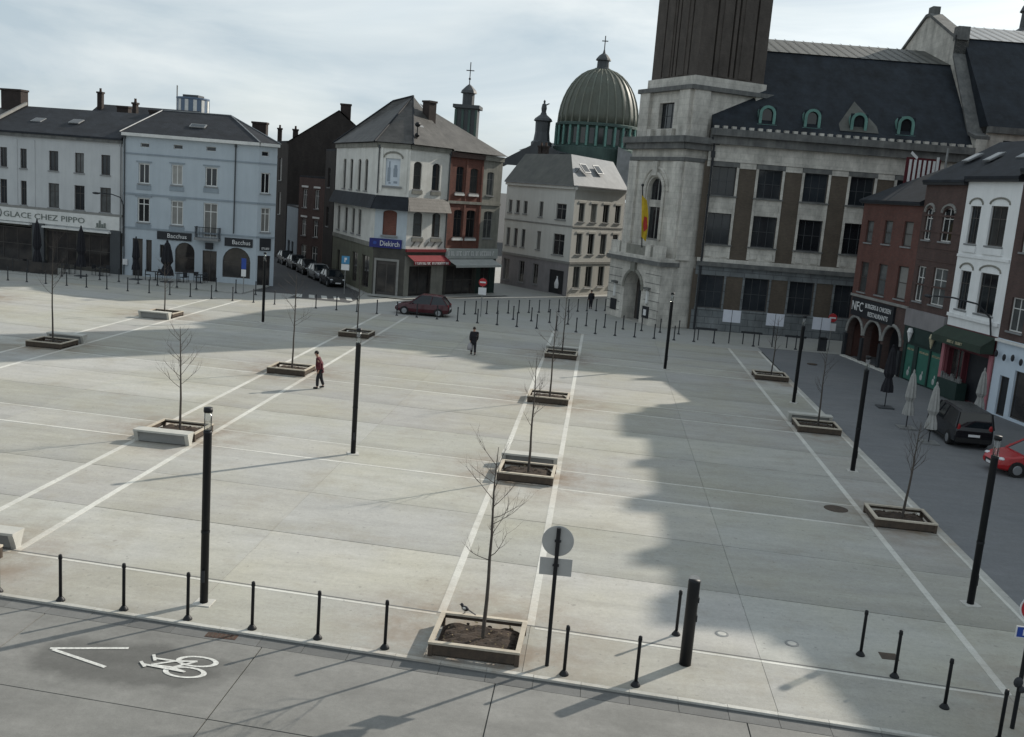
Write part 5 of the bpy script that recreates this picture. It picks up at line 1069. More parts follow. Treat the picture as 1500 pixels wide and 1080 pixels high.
cn = Q.put('shop_counter', MB().box(13.8,16.0,-0.55,0.1,0.0,1.05), 'darkgreen', R_)
mm = MB(); rr = random.Random(2)
for k in range(14): x = 13.9+k*0.15; mm.box(x,x+rr.uniform(0.06,0.12),-0.4,-0.25,1.05,1.05+rr.uniform(0.1,0.4))
Q.put('counter_goods', mm, 'galv', R_)
# brick house with icy blue shopfront at the edge
oz = [(19.05,20.35,4.7,6.55),(21.5,22.8,4.7,6.55),(19.05,20.35,9.0,11.0),(21.5,22.8,9.0,11.0)]
for sx in (9.6,11.9): skylight(WB, Q, sx, 1.6, 14.1, math.atan2(2.8,4.85), 0.8, 1.1, 'zinc')
skylight(R_, Q, 15.2, 1.6, 14.2, math.atan2(2.9,4.85), 0.8, 1.1, 'zinc')
R_ = rowhouse(18.37,24.0,13.4,16.5,'brownbrick',oz,'brown brick house with icy pale blue shopfront beside the white house','whiteframe','curtain')
Q.put('shop_wall', wall_mb(23.98, -0.05, 4.2, [(19.1,19.95,0.0,2.2),(20.35,23.6,0.1,2.7)], 0.25, x0=18.39), 'paleblue', R_)
window(R_, Q, 19.1, 19.95, 0, 2.2, 'plain', 'darkframe', 'darksign', sill=False); window(R_, Q, 20.35, 23.6, 0.1, 2.7, 'plain', 'darkframe', 'shopglass', sill=False)
m = MB()
for k in range(6): m.ell((18.8+k*0.75,-0.25,3.35-0.1*(k % 2)),(0.1,0.1,0.2),8,5)
Q.put('hanging_bulb', m, 'blackm', R_); bandz(R_, Q, 18.39, 23.98, 4.02, 4.16, 0.2, 'whitetrim', 'fascia_cap')
# rest of the row towards the near side of the square (it casts the shade on the paving)
for i, (a, b, h, zr) in enumerate(((24.02,29.5,13.6,18.7),(29.52,35.0,14.2,18.4),(35.02,41.5,13.2,17.2),(41.52,48.0,13.8,17.6))):
    os_ = [(a+0.9,a+2.1,5.2,7.5),(b-2.1,b-0.9,5.2,7.5),(a+0.9,a+2.1,9.2,11.3),(b-2.1,b-0.9,9.2,11.3)]
    R_ = rowhouse(a, b, h, zr, ('redbrick','palegrey','brownbrick','oldwhite')[i], os_, ('red brick row house next past the icy blue shopfront','pale grey row house past the red brick one','brown brick row house past the pale grey one','white row house ending the right hand row')[i], 'whiteframe', 'glass')
    Q.put('shop_wall', wall_mb(b, -0.05, 4.2, [(a+0.6,b-0.6,0.2,3.2)], 0.25, x0=a), 'darkbase', R_); window(R_, Q, a+0.6, b-0.6, 0.2, 3.2, 'grid', 'darkframe', 'shopglass', sill=False)
R_ = thing('wall_street_light', Q.w(17.8,-0.1,5.0), 'curved arm street light fixed on peeling white house', 'street light')
b_ = Q.w(17.8,-0.1,5.0); m = MB()
pts = [(17.8,-0.1,4.2),(17.8,-0.3,5.2),(17.5,-1.0,5.9),(16.6,-2.0,6.1),(15.6,-2.6,6.05)]
for a, b in zip(pts[:-1], pts[1:]): m.tube(Q.w(*a)-b_, Q.w(*b)-b_, 0.05, n=6)
obj('arm', m, 'blackm', R_); obj('lamp_head', MB().ell(Q.w(15.3,-2.75,6.0)-b_, (0.2,0.45,0.1)), 'blackm', R_)

R_ = thing('shade_block', (37,66,0), 'unseen brick block added behind the right hand row to cast shade', 'building')  # never in view; added so its shadow falls across the paving
obj('wall', MB().box(-6,8,-14,11.5,-0.1,21.6), 'brownbrick', R_); obj('roof_parapet', MB().box(-6.1,8.1,-14.1,11.6,21.6,21.9), 'corniced', R_); obj('shade_step', MB().box(-5.8,-1,6.5,11,21.9,23.0), 'brownbrick', R_)  # taller end box added to step the shadow edge
for yy, zz, w in ((-3.4,22.9,1.3),(-8.6,22.8,1.0),(-12.6,22.5,1.6),(1.6,22.6,0.9)): obj('chimney', MB().box(-5.9,-4.9,yy-w/2,yy+w/2,21.9,zz), 'chimney', R_)  # added on the block's edge for the spurs in its shadow

# ================================================================== bollards
bol = thing('bollard', (0,0,0), 'slim black bollard with flared foot along the near kerb', 'bollard', 'bollards along the near kerb')
obj('shaft', MB().lathe([(0.038,0.08),(0.037,1.0),(0.034,1.06)], 12), 'black', bol, smooth=True)
obj('foot', MB().lathe([(0.105,0.0),(0.105,0.02),(0.085,0.05),(0.05,0.10),(0.039,0.11)], 14), 'black', bol, smooth=True)
obj('cap', MB().lathe([(0.046,1.03),(0.046,1.07),(0.041,1.10),(0.041,1.125),(0.02,1.14)], 12), 'black', bol, smooth=True)
def place(o, x, y, rz=0.0, z=0.0): o.location = (x,y,z); o.rotation_euler = (0,0,rz); return o
front = [(-13.35,20.80),(-11.78,20.72),(-10.2,20.62),(-8.63,20.52),(-7.08,20.42),(-5.53,20.32),(-3.98,20.23),(0.02,19.98),(1.56,19.86),(2.61,22.64),(6.96,22.66),(7.48,21.70),(8.19,20.48),(8.87,19.30)]
special = {0:'black kerb bollard closest to the bench at the pavement end', 3:'black kerb bollard directly before the tall lamp post', 4:'black kerb bollard next to the rusty drain grate', 6:'black kerb bollard closest to the planter with the magpie', 7:'black kerb bollard beside the grey backed signs', 8:'black kerb bollard before the thick service post', 9:'black bollard standing behind the thick black service post', 10:'black bollard nearest the pale floor lights, set back from kerb', 11:'black bollard between two others beside the square floor hatch', 12:'black bollard at the kerb past the floor hatch', 13:'black bollard beside the red and blue sign pole'}
for i, (x, y) in enumerate(front):
    o = bol if i == 0 else copy_tree(bol); place(o, x, y)
    o['label'] = special.get(i, 'slim black bollard with flared foot along the near kerb')
far_me = MB().lathe([(0.12,0.0),(0.12,0.03),(0.055,0.12),(0.045,0.15),(0.043,1.0),(0.055,1.03),(0.05,1.1),(0.02,1.13)], 8).mesh('bollard'); far_me.materials.append(M['blackm'])
def farbol(x, y, label, group, z=-0.03):
    return tag(place(obj('bollard', far_me, None), x, y, 0, z), label, 'bollard', group)
xs = [-47.0]
r1 = [-47.0,-45.4,-43.8,-42.05,-40.4,-38.7,-36.97,-35.2,-33.5,-31.82,-30.1,-28.37,-26.68,-24.98,-23.31,-21.68,-20.04,-18.42,-16.84,-15.27,-13.7,-12.12,-10.53,-8.98,-7.46,-5.94,-4.42,-2.92,-1.41,0.05,1.54,3.02,4.5,6.0,7.5,9.0,12.0,15.2]
for x in r1: farbol(x, 74.68+(0.09*(x-3) if x > 3 else 0.012*(-x-10)), 'black bollard in the long line edging the far side of plaza', 'bollards along the far plaza edge')
for k in range(11): farbol(-45.3+k*1.72, 80.1-k*0.08, 'black bollard in front of the parlour and blue corner house', 'bollards along the far pavement', 0.06)
for k in range(10): farbol(-6.6+k*1.468, 78.7, 'black bollard in the row across the tower forecourt', 'bollards before the tower')
for k in range(15):
    t = k/14; farbol(-10.64+11.4*t, 79.2+11.5*t, 'black bollard in slanting row towards the cream building', 'bollards slanting to the cream building')

# thick service post
R_ = thing('service_post', (2.71,21.14,0), 'thick black cylindrical service post standing near the kerb', 'post')
obj('column', MB().lathe([(0.135,0.0),(0.135,1.98),(0.125,2.03)], 20), 'black', R_, smooth=True); obj('slanted_lid', MB().add([(0.125*math.cos(2*math.pi*k/20),0.125*math.sin(2*math.pi*k/20),2.03+0.05*math.sin(2*math.pi*k/20)) for k in range(20)], [tuple(range(20))]), 'galv', R_)
obj('lock_plate', MB().box(0.12,0.15,-0.05,0.05,1.5,1.62), 'blackm', R_); obj('lock_plate', MB().box(0.12,0.15,-0.05,0.05,1.05,1.2), 'blackm', R_)

# ================================================================== lamp posts
lamp = thing('lamp_post', (0,0,0), 'tall black lamp post with clear glass head', 'lamp post', 'lamp posts on the plaza')
obj('base_plate', MB().box(-0.21,0.21,-0.21,0.21,0.0,0.025), 'plate', lamp)
obj('column', MB().lathe([(0.095,0.02),(0.095,4.15),(0.10,4.16),(0.10,4.22)], 14), 'black', lamp, smooth=True)
hd = obj('glass_head', MB().lathe([(0.088,4.22),(0.088,4.66)], 14), 'lampglass', lamp, smooth=True)
obj('inner_rod', MB().box(-0.085,-0.07,-0.01,0.01,4.22,4.66).box(0.07,0.085,-0.01,0.01,4.22,4.66), 'black', hd)
obj('cap', MB().lathe([(0.10,4.66),(0.105,4.70),(0.10,4.77)], 14), 'black', lamp, smooth=True)
obj('service_door', MB().box(-0.04,0.04,-0.105,-0.09,0.55,0.85), 'blackm', lamp)
obj('mid_collar', MB().lathe([(0.10,1.75),(0.103,1.77),(0.103,1.80),(0.10,1.82)], 14), 'black', lamp)
lamps = [(-8.63,21.45,'tall black lamp post rising behind the near kerb bollards'),(-8.60,35.42,'tall black lamp post standing alone between the two planter rows'),(-22.6,65.4,'tall black lamp post on plaza before the blue corner house'),(4.54,61.2,'tall black lamp post before the arched tower door'),(11.1,54.0,'tall black lamp post at plaza edge opposite the arches'),(10.97,40.25,'tall black lamp post at plaza edge opposite the parked van'),(10.92,26.75,'tall black lamp post at plaza edge facing the red parked car')]
for i, (x, y, lb) in enumerate(lamps):
    o = lamp if i == 0 else copy_tree(lamp); place(o, x, y, 0.3*i); o['label'] = lb

# ================================================================== planters, benches, young trees
def soil_mesh(seed):
    rr = random.Random(seed); n = 14; m = MB(); vs = []
    for j in range(n+1):
        for i in range(n+1):
            u, v = i/n*2-1, j/n*2-1; e = max(abs(u),abs(v)); z = 0.02+0.15*(1-e**6)+rr.uniform(0,0.07)*(e < 0.99); vs.append((u*0.93,v*0.77,z))
    m.add(vs, [(j*(n+1)+i,j*(n+1)+i+1,(j+1)*(n+1)+i+1,(j+1)*(n+1)+i) for j in range(n) for i in range(n)])
    for k in range(40):
        x, y, r = rr.uniform(-0.8,0.8), rr.uniform(-0.68,0.68), rr.uniform(0.02,0.05); m.ell((x,y,0.17),(r*1.3,r,r*0.8),6,4)
    return m
plan = thing('planter', (0,0,0), 'low square planter frame with dark soil', 'planter', 'planters on the plaza')
PW, PDp = 1.02, 0.85
top0 = MB().box(-PW,PW,-0.055,0.055,0.29,0.34).mesh('rail'); top0.materials.append(M['railtop'])
for y in (-PDp+0.055, PDp-0.055): obj('rail', top0, None, plan, (0,y,0))
top1 = MB().box(-0.055,0.055,-PDp+0.115,PDp-0.115,0.29,0.339).mesh('rail'); top1.materials.append(M['railtop'])
for x in (-PW+0.055, PW-0.055): obj('rail', top1, None, plan, (x,0,0))
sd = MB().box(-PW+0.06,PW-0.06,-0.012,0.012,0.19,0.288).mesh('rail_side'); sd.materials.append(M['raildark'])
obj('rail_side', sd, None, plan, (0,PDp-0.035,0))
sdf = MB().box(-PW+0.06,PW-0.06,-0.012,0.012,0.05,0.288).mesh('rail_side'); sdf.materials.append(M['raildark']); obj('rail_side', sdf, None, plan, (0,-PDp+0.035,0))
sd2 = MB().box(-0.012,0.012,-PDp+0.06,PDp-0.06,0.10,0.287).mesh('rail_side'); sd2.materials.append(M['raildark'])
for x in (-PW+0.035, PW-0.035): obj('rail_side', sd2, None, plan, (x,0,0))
lg = MB().box(-0.05,0.05,-0.05,0.05,0.0,0.289).mesh('leg'); lg.materials.append(M['raildark'])
for x in (-PW+0.06,PW-0.06):
    for y in (-PDp+0.06,PDp-0.06): obj('leg', lg, None, plan, (x,y,0))
soil = soil_mesh(1); obj('soil', soil, 'soil', plan)
lf = MB(); rr = random.Random(4)
for k in range(60):
    x, y, a = rr.uniform(-0.8,0.8), rr.uniform(-0.68,0.68), rr.uniform(0,6.28); s = rr.uniform(0.02,0.05); c, s_ = math.cos(a)*s, math.sin(a)*s
    z = 0.25; lf.add([(x-c,y-s_,z),(x+s_*0.6,y-c*0.6,z+0.02),(x+c,y+s_,z+0.01),(x-s_*0.6,y+c*0.6,z)], [(0,1,2,3)])
lo_ = obj('leaf_litter', lf, 'leaf', plan); lo_['kind'] = 'stuff'
bench = thing('bench', (0,0,0), 'pale concrete bench', 'bench', 'benches beside planters')
obj('seat', MB().box(-1.06,1.06,-0.26,0.26,0.40,0.47), 'bench', bench)
obj('body', MB().box(-0.90,0.90,-0.13,0.13,0.03,0.40), 'benchbody', bench)
for x in (-0.98,0.98): obj('end_panel', MB().slab_x([(-0.10,0.0),(0.10,0.0),(0.13,0.12),(0.24,0.399),(-0.24,0.399),(-0.13,0.12)], x-0.075, x+0.075), 'bench', bench)

def tree(x, y, h, seed, label, spread=1.0, twigs=1.0, lean=0.0):
    rr = random.Random(seed); r = thing('young_tree', (x,y,0.08), label, 'tree', 'young bare trees in planters')
    tm, cm = MB(), MB(); p = Vector((0,0,-0.1)); n = 9; pts = [p]
    for k in range(n):
        pts.append(Vector((pts[-1].x+rr.uniform(-0.02,0.02)+lean*h/n, pts[-1].y+rr.uniform(-0.02,0.02), (k+1)/n*h)))
    rad_ = lambda k: 0.045*(1-k/n)**0.8+0.006
    for k in range(n): tm.tube(pts[k], pts[k+1], rad_(k), rad_(k+1), 7, caps=(k == 0))
    def br(p, d, L, r0, lev):
        q = p; seg = 4; dd = d.copy()
        for i in range(seg):
            dd = (dd+Vector((rr.uniform(-0.12,0.12),rr.uniform(-0.12,0.12),rr.uniform(0.0,0.16)))).normalized()
            q2 = q+dd*L/seg; ra, rb = r0*(1-i/seg*0.7), r0*(1-(i+1)/seg*0.7); cm.tube(q, q2, ra, rb, 4, caps=False)
            if lev > 0 and i >= 1:
                for _ in range(1 if lev == 1 else 2):
                    a = Vector((rr.uniform(-1,1),rr.uniform(-1,1),rr.uniform(0.1,0.9))).normalized(); br(q2, (dd*0.8+a*0.7).normalized(), L*rr.uniform(0.3,0.5), rb*0.75, lev-1)
            q = q2
    nb = int(16*twigs)
    for k in range(nb):
        t = 0.42+0.52*(k+rr.random()*0.6)/nb; z = t*h; i = min(int(t*n), n-1); f = t*n-i; p = pts[i].lerp(pts[i+1], f)
        a = rr.uniform(0,6.28); d = Vector((math.cos(a)*spread,math.sin(a)*spread,rr.uniform(0.55,1.1))).normalized()
        br(p, d, h*rr.uniform(0.16,0.30)*(1.25-t*0.7), 0.012*(1.2-t*0.5), 2 if rr.random() < 0.75*twigs else 1)
    obj('trunk', tm, 'bark', r); obj('crown', cm, 'twig', r); return r

grid = {}
def pc(c, k): return (BANDS[c], yk(BANDS[c], 20.92+13.76*k))
specs = [ # band, row, tree height, seed, bench side (0 none, -1 towards camera side, 1 behind), label bits
    (3,0,4.45,11,0,'near the kerb with a magpie on its rail'),
    (3,1,4.2,12,1,'in middle row level with the lone lamp post'),
    (3,2,4.3,13,0,'third along the middle row beyond the benched one'),
    (3,3,4.3,14,1,'at far end of middle row before the tower'),
    (4,1,3.4,15,0,'at right plaza edge opposite the red parked car'),
    (4,2,3.8,16,1,'at right plaza edge with bench, opposite white parasols'),
    (4,3,3.7,17,0,'at right plaza edge opposite the arches'),
    (2,0,4.0,18,1,'at left end of the kerb pavement with bench'),
    (2,1,4.0,19,-1,'with pale bench in front, by the tall kerb lamp'),
    (2,2,4.9,20,0,'beside the man in dark red jacket'),
    (2,3,4.6,21,0,'short of the dark red hatchback'),
    (1,2,6.0,22,1,'with bench behind, before the ice cream parlour'),
    (1,3,3.6,23,-1,'with bench in front, before the blue corner house')]
for i, (c, k, h, seed, bs, lb) in enumerate(specs):
    x, y = pc(c, k); o = plan if i == 0 else copy_tree(plan); place(o, x, y, -0.02); o['label'] = 'low square planter '+lb
    if c == 2 and k == 0: pass
    tree(x+(0.05 if i else 0.1), y-0.05, h*1.03, seed, 'bare young tree in planter '+lb, spread=0.9+0.2*(seed % 3), twigs=1.1 if i in (0,4,8) else 0.8, lean=0.02 if i == 4 else 0.004)
    if bs:
        b = bench if 'set' not in bench.keys() else copy_tree(bench)
        if b is bench: bench['set'] = 1
        place(b, x-0.02, y+(1.52 if bs > 0 else -1.33), -0.02+(0 if bs < 0 else math.pi)); b['label'] = 'pale concrete bench belonging to planter '+lb
for o in COL.objects:
    if 'set' in o.keys(): del o['set']

# magpie on the near planter
R_ = thing('magpie', (-2.42,21.74,0.34), 'black and white magpie perched on rail of the near planter', 'bird', rz=2.7)
bm = MB().ell((0,0,0.13),(0.10,0.055,0.065),12,8).ell((0.095,0,0.20),(0.045,0.038,0.04),10,7).tube((0.05,0,0.15),(0.09,0,0.19),0.045,0.036,8)
obj('body', bm, 'feather', R_, smooth=True); obj('belly', MB().ell((0.015,0,0.112),(0.075,0.052,0.05),10,7), 'featherw', R_); obj('shoulder_patch', MB().ell((0.0,0.045,0.15),(0.05,0.015,0.03),8,6).ell((0.0,-0.045,0.15),(0.05,0.015,0.03),8,6), 'featherw', R_)
obj('beak', MB().tube((0.13,0,0.197),(0.175,0,0.188),0.012,0.002,6), 'feather', R_)
obj('tail', MB().add([(-0.08,-0.022,0.13),(-0.08,0.022,0.13),(-0.30,0.018,0.06),(-0.30,-0.018,0.06),(-0.08,-0.022,0.118),(-0.08,0.022,0.118),(-0.30,0.018,0.052),(-0.30,-0.018,0.052)], [(0,1,2,3),(7,6,5,4),(0,3,7,4),(1,5,6,2),(2,6,7,3)]), 'feather', R_)
for y in (-0.025,0.025): obj('leg', MB().tube((0.0,y,0.08),(0.01,y,0.0),0.006,0.005,5).tube((0.01,y,0.004),(0.045,y,0.003),0.005,0.003,5), 'feather', R_)

# ================================================================== signs near the kerb
R_ = thing('traffic_sign', (-0.37,20.30,0), 'grey backs of round and oblong traffic signs on black pole by planter', 'sign')
obj('pole', MB().tube((0,0,0),(0,0,3.17),0.045,n=12), 'black', R_)
o = obj('round_plate', MB().lathe([(0.335,-0.008),(0.345,0.0),(0.335,0.008)], 32), 'signgrey', R_, (0,0.06,2.86)); o.rotation_euler = (math.pi/2,0,0.03)
obj('oblong_plate', MB().box(-0.35,0.35,-0.008,0.008,2.08,2.47), 'signgrey', R_, (0,0.06,0), 0.03)
obj('clamp', MB().box(-0.07,0.07,0.0,0.055,2.30,2.34).box(-0.07,0.07,0.0,0.055,2.85,2.89), 'blackm', R_)
R_ = thing('traffic_sign', (9.38,19.92,0), 'round red sign with white rim above small blue plate at corner', 'sign')
obj('pole', MB().tube((0,0,0),(0,0,2.95),0.045,n=12), 'black', R_)
o = obj('round_plate', MB().lathe([(0.30,-0.008),(0.30,0.006)], 32), 'signwhite', R_, (0,-0.065,2.68)); o.rotation_euler = (math.pi/2,0,0)
o2 = obj('red_face', MB().lathe([(0.27,0.008),(0.27,0.014)], 32), 'signred', o); obj('white_bar', MB().box(-0.19,0.19,-0.05,0.05,0.0155,0.018), 'signwhite', o)
pb = obj('blue_plate', MB().box(-0.30,0.30,-0.075,-0.06,2.03,2.28), 'signwhite', R_); obj('blue_face', MB().box(-0.275,0.275,-0.081,-0.076,2.05,2.26), 'signblue', pb); obj('white_symbol', MB().box(-0.06,0.02,-0.086,-0.082,2.09,2.15).box(-0.16,-0.10,-0.086,-0.082,2.09,2.22), 'signwhite', pb)
obj('cluster', MB().ell((-0.06,-0.05,1.05),(0.10,0.06,0.12),8,6).ell((0.02,-0.09,0.92),(0.07,0.05,0.08),8,6), 'blackm', R_)
def noentry(x, y, label, zc=2.5, rz=0.0):
    r = thing('traffic_sign', (x,y,0), label, 'sign', rz=rz); obj('pole', MB().tube((0,0,-0.03),(0,0,zc+0.35),0.04,n=8), 'galv', r)
    p = obj('round_plate', MB().lathe([(0.33,-0.006),(0.33,0.006)], 24), 'signred', r, (0,-0.06,zc)); p.rotation_euler = (math.pi/2,0,0); obj('white_bar', MB().box(-0.24,0.24,-0.06,0.06,0.008,0.014), 'signwhite', p)
    obj('lower_plate', MB().box(-0.32,0.32,-0.066,-0.05,zc-1.0,zc-0.42), 'signwhite', r); return r
noentry(-9.25,78.8,'no entry sign over white plate beside the brick shopfront',2.75)
noentry(17.9,76.95,'no entry sign standing before the town hall near the arches',2.5)
R_ = thing('parking_sign', (-22.4,86.0,0), 'teal and white parking sign on post at side street mouth', 'sign'); obj('pole', MB().tube((0,0,0),(0,0,3.3),0.04,n=8), 'galv', R_); obj('blue_plate', MB().box(-0.36,0.36,-0.07,-0.05,2.65,3.35), 'tealblue', R_); obj('white_plate', MB().box(-0.36,0.36,-0.07,-0.05,2.1,2.62), 'signwhite', R_); obj('white_symbol', MB().box(-0.1,0.0,-0.076,-0.071,2.8,3.2).box(0.0,0.12,-0.076,-0.071,3.0,3.2), 'signwhite', R_)
R_ = thing('blue_sign', (-29.3,79.7,0.05), 'narrow blue pennant sign on post before the blue corner house', 'sign'); obj('pole', MB().tube((0,0,0),(0,0,2.9),0.04,n=8), 'galv', R_); obj('plate', MB().box(-0.2,0.2,-0.06,-0.045,2.0,2.9), 'signblue', R_); obj('white_plate', MB().box(-0.2,0.2,-0.06,-0.045,1.4,1.98), 'signwhite', R_)
for i, x in enumerate((10.2,13.45,16.9)):
    R_ = thing('notice_board', (x,75.75+0.08*i,0), ('white two panel notice board nearest the tower door','middle of three white notice boards before the hall','white notice board beside the litter bin')[i], 'board', 'notice boards before the town hall')
    obj('post', MB().tube((0,0.03,0),(0,0.03,2.5),0.045,n=8), 'blackm', R_)
    obj('panel', MB().box(-0.66,-0.02,-0.03,0.0,1.62,2.55), 'boardwhite', R_); obj('panel', MB().box(0.02,0.66,-0.03,0.0,1.62,2.55), 'boardwhite', R_); obj('notice', MB().box(-0.45,-0.15,-0.034,-0.031,1.9,2.25), 'boardwhite', R_); obj('notice', MB().box(0.15,0.5,-0.034,-0.031,2.0,2.35), 'boardwhite', R_)
for i, x in enumerate((8.5,11.9,15.2)):
    R_ = thing('barrier_rail', (x,76.2,0), ('black steel rail with two posts next to the tower','black steel rail between the first two notice boards','black steel rail next to the litter bin')[i], 'railing', 'rails before the town hall')
    obj('rail', MB().box(-0.8,0.8,-0.03,0.03,0.82,0.98), 'blackm', R_)
    for xx in (-0.6,0.6): obj('leg', MB().tube((xx,0,-0.03),(xx,0,0.85),0.04,n=8), 'blackm', R_)
R_ = thing('litter_bin', (17.3,76.5,-0.03), 'square black litter bin before the town hall windows', 'bin'); obj('body', MB().box(-0.27,0.27,-0.27,0.27,0,0.9), 'blackm', R_); obj('lid', MB().box(-0.3,0.3,-0.3,0.3,0.9,1.0), 'black', R_)

# ================================================================== closed parasols, terrace furniture
def parasol(x, y, h, mat, label, group, r=0.26, z0=0.0, low=0.85):
    t = thing('parasol', (x,y,z0), label, 'parasol', group)
    obj('base_plate', MB().box(-0.42,0.42,-0.42,0.42,0,0.07), 'leadgrey' if mat == 'parblack' else 'galv', t); obj('pole', MB().tube((0,0,0.05),(0,0,h),0.03,n=8), 'blackm', t)
    k = (h-low)
    obj('canopy', MB().lathe([(r*0.25,low+0.02*k),(r*1.05,low),(r*0.95,low+0.12*k),(r*0.55,low+0.30*k),(r*0.95,low+0.40*k),(r*0.75,low+0.65*k),(r*0.45,low+0.88*k),(r*0.16,low+0.96*k),(r*0.2,low+0.98*k),(0.02,h+0.06)], 32, fold=0.13, nf=8), mat, t); return t
parasol(-48.0,81.0,4.6,'parblack','tall folded black parasol left of the shutter box at the parlour','black parasols',0.34,0.06)
parasol(-44.3,81.4,4.3,'parblack','folded black parasol before the awning end of the parlour','black parasols',0.36,0.06)
parasol(-39.9,82.4,3.7,'parblack','narrow folded black parasol before the dark door of the blue house','black parasols',0.32,0.06)
parasol(-37.2,82.6,3.6,'parblack','wide folded black parasol hiding the arched window of the blue house','black parasols',0.52,0.06,0.6)
parasol(16.3,55.3,3.5,'parblack','folded black parasol standing before the arches','right hand parasols',0.30,-0.045,0.9)
parasol(15.98,50.2,2.95,'parwhite','folded grey white parasol farther from the parked van','right hand parasols',0.26,-0.045,0.7)
parasol(16.15,47.2,2.9,'parwhite','folded grey white parasol right beside the parked van','right hand parasols',0.26,-0.045,0.7)
parasol(20.6,53.5,2.9,'parwhite','folded grey white parasol behind the parked van','right hand parasols',0.26,-0.045,0.7)
tb = thing('cafe_table', (0,0,0), 'small round dark cafe table with chairs on far pavement', 'table', 'cafe tables on the far pavement')
obj('table_top', MB().lathe([(0.36,0.72),(0.36,0.75)], 16), 'blackm', tb); obj('stem', MB().tube((0,0,0.02),(0,0,0.72),0.035,n=8), 'blackm', tb); obj('foot', MB().lathe([(0.24,0),(0.24,0.02)], 12), 'blackm', tb)
ch = thing('cafe_chair', (0,0,0), 'dark cafe chair on the far pavement', 'chair', 'cafe chairs on the far pavement')
obj('seat', MB().box(-0.22,0.22,-0.22,0.22,0.43,0.47), 'blackm', ch); obj('backrest', MB().box(-0.22,0.22,0.19,0.22,0.55,0.9), 'blackm', ch)
for x in (-0.2,0.2):
    for y in (-0.2,0.2): obj('leg', MB().box(x-0.015,x+0.015,y-0.015,y+0.015,0,0.9 if y > 0 else 0.43), 'blackm', ch)
rr = random.Random(9); first = True
for k, (x, y) in enumerate(((-53,82.5),(-51,82.8),(-49.3,83.0),(-46.4,82.6),(-43.3,82.9),(-38.6,83.4),(-36.6,83.7),(-34.8,84.0))):
    a = tb if first else copy_tree(tb); place(a, x, y, rr.random(), 0.06)
    for j in (0,1):
        b = ch if (first and j == 0) else copy_tree(ch); an = rr.uniform(0,6.28); place(b, x+0.62*math.cos(an+j*3), y+0.62*math.sin(an+j*3), an+j*3-math.pi/2, 0.06)
    first = False
R_ = thing('glass_screen', (-50,80.6,0.06), 'low dark glazed terrace screen before the parlour', 'screen')
for k in range(6): obj('screen_panel', MB().box(k*1.35-4,k*1.35-2.7,-0.02,0.02,0.05,1.0), 'shopglass', R_); obj('post', MB().box(k*1.35-4.04,k*1.35-3.98,-0.03,0.03,0,1.1), 'blackm', R_)

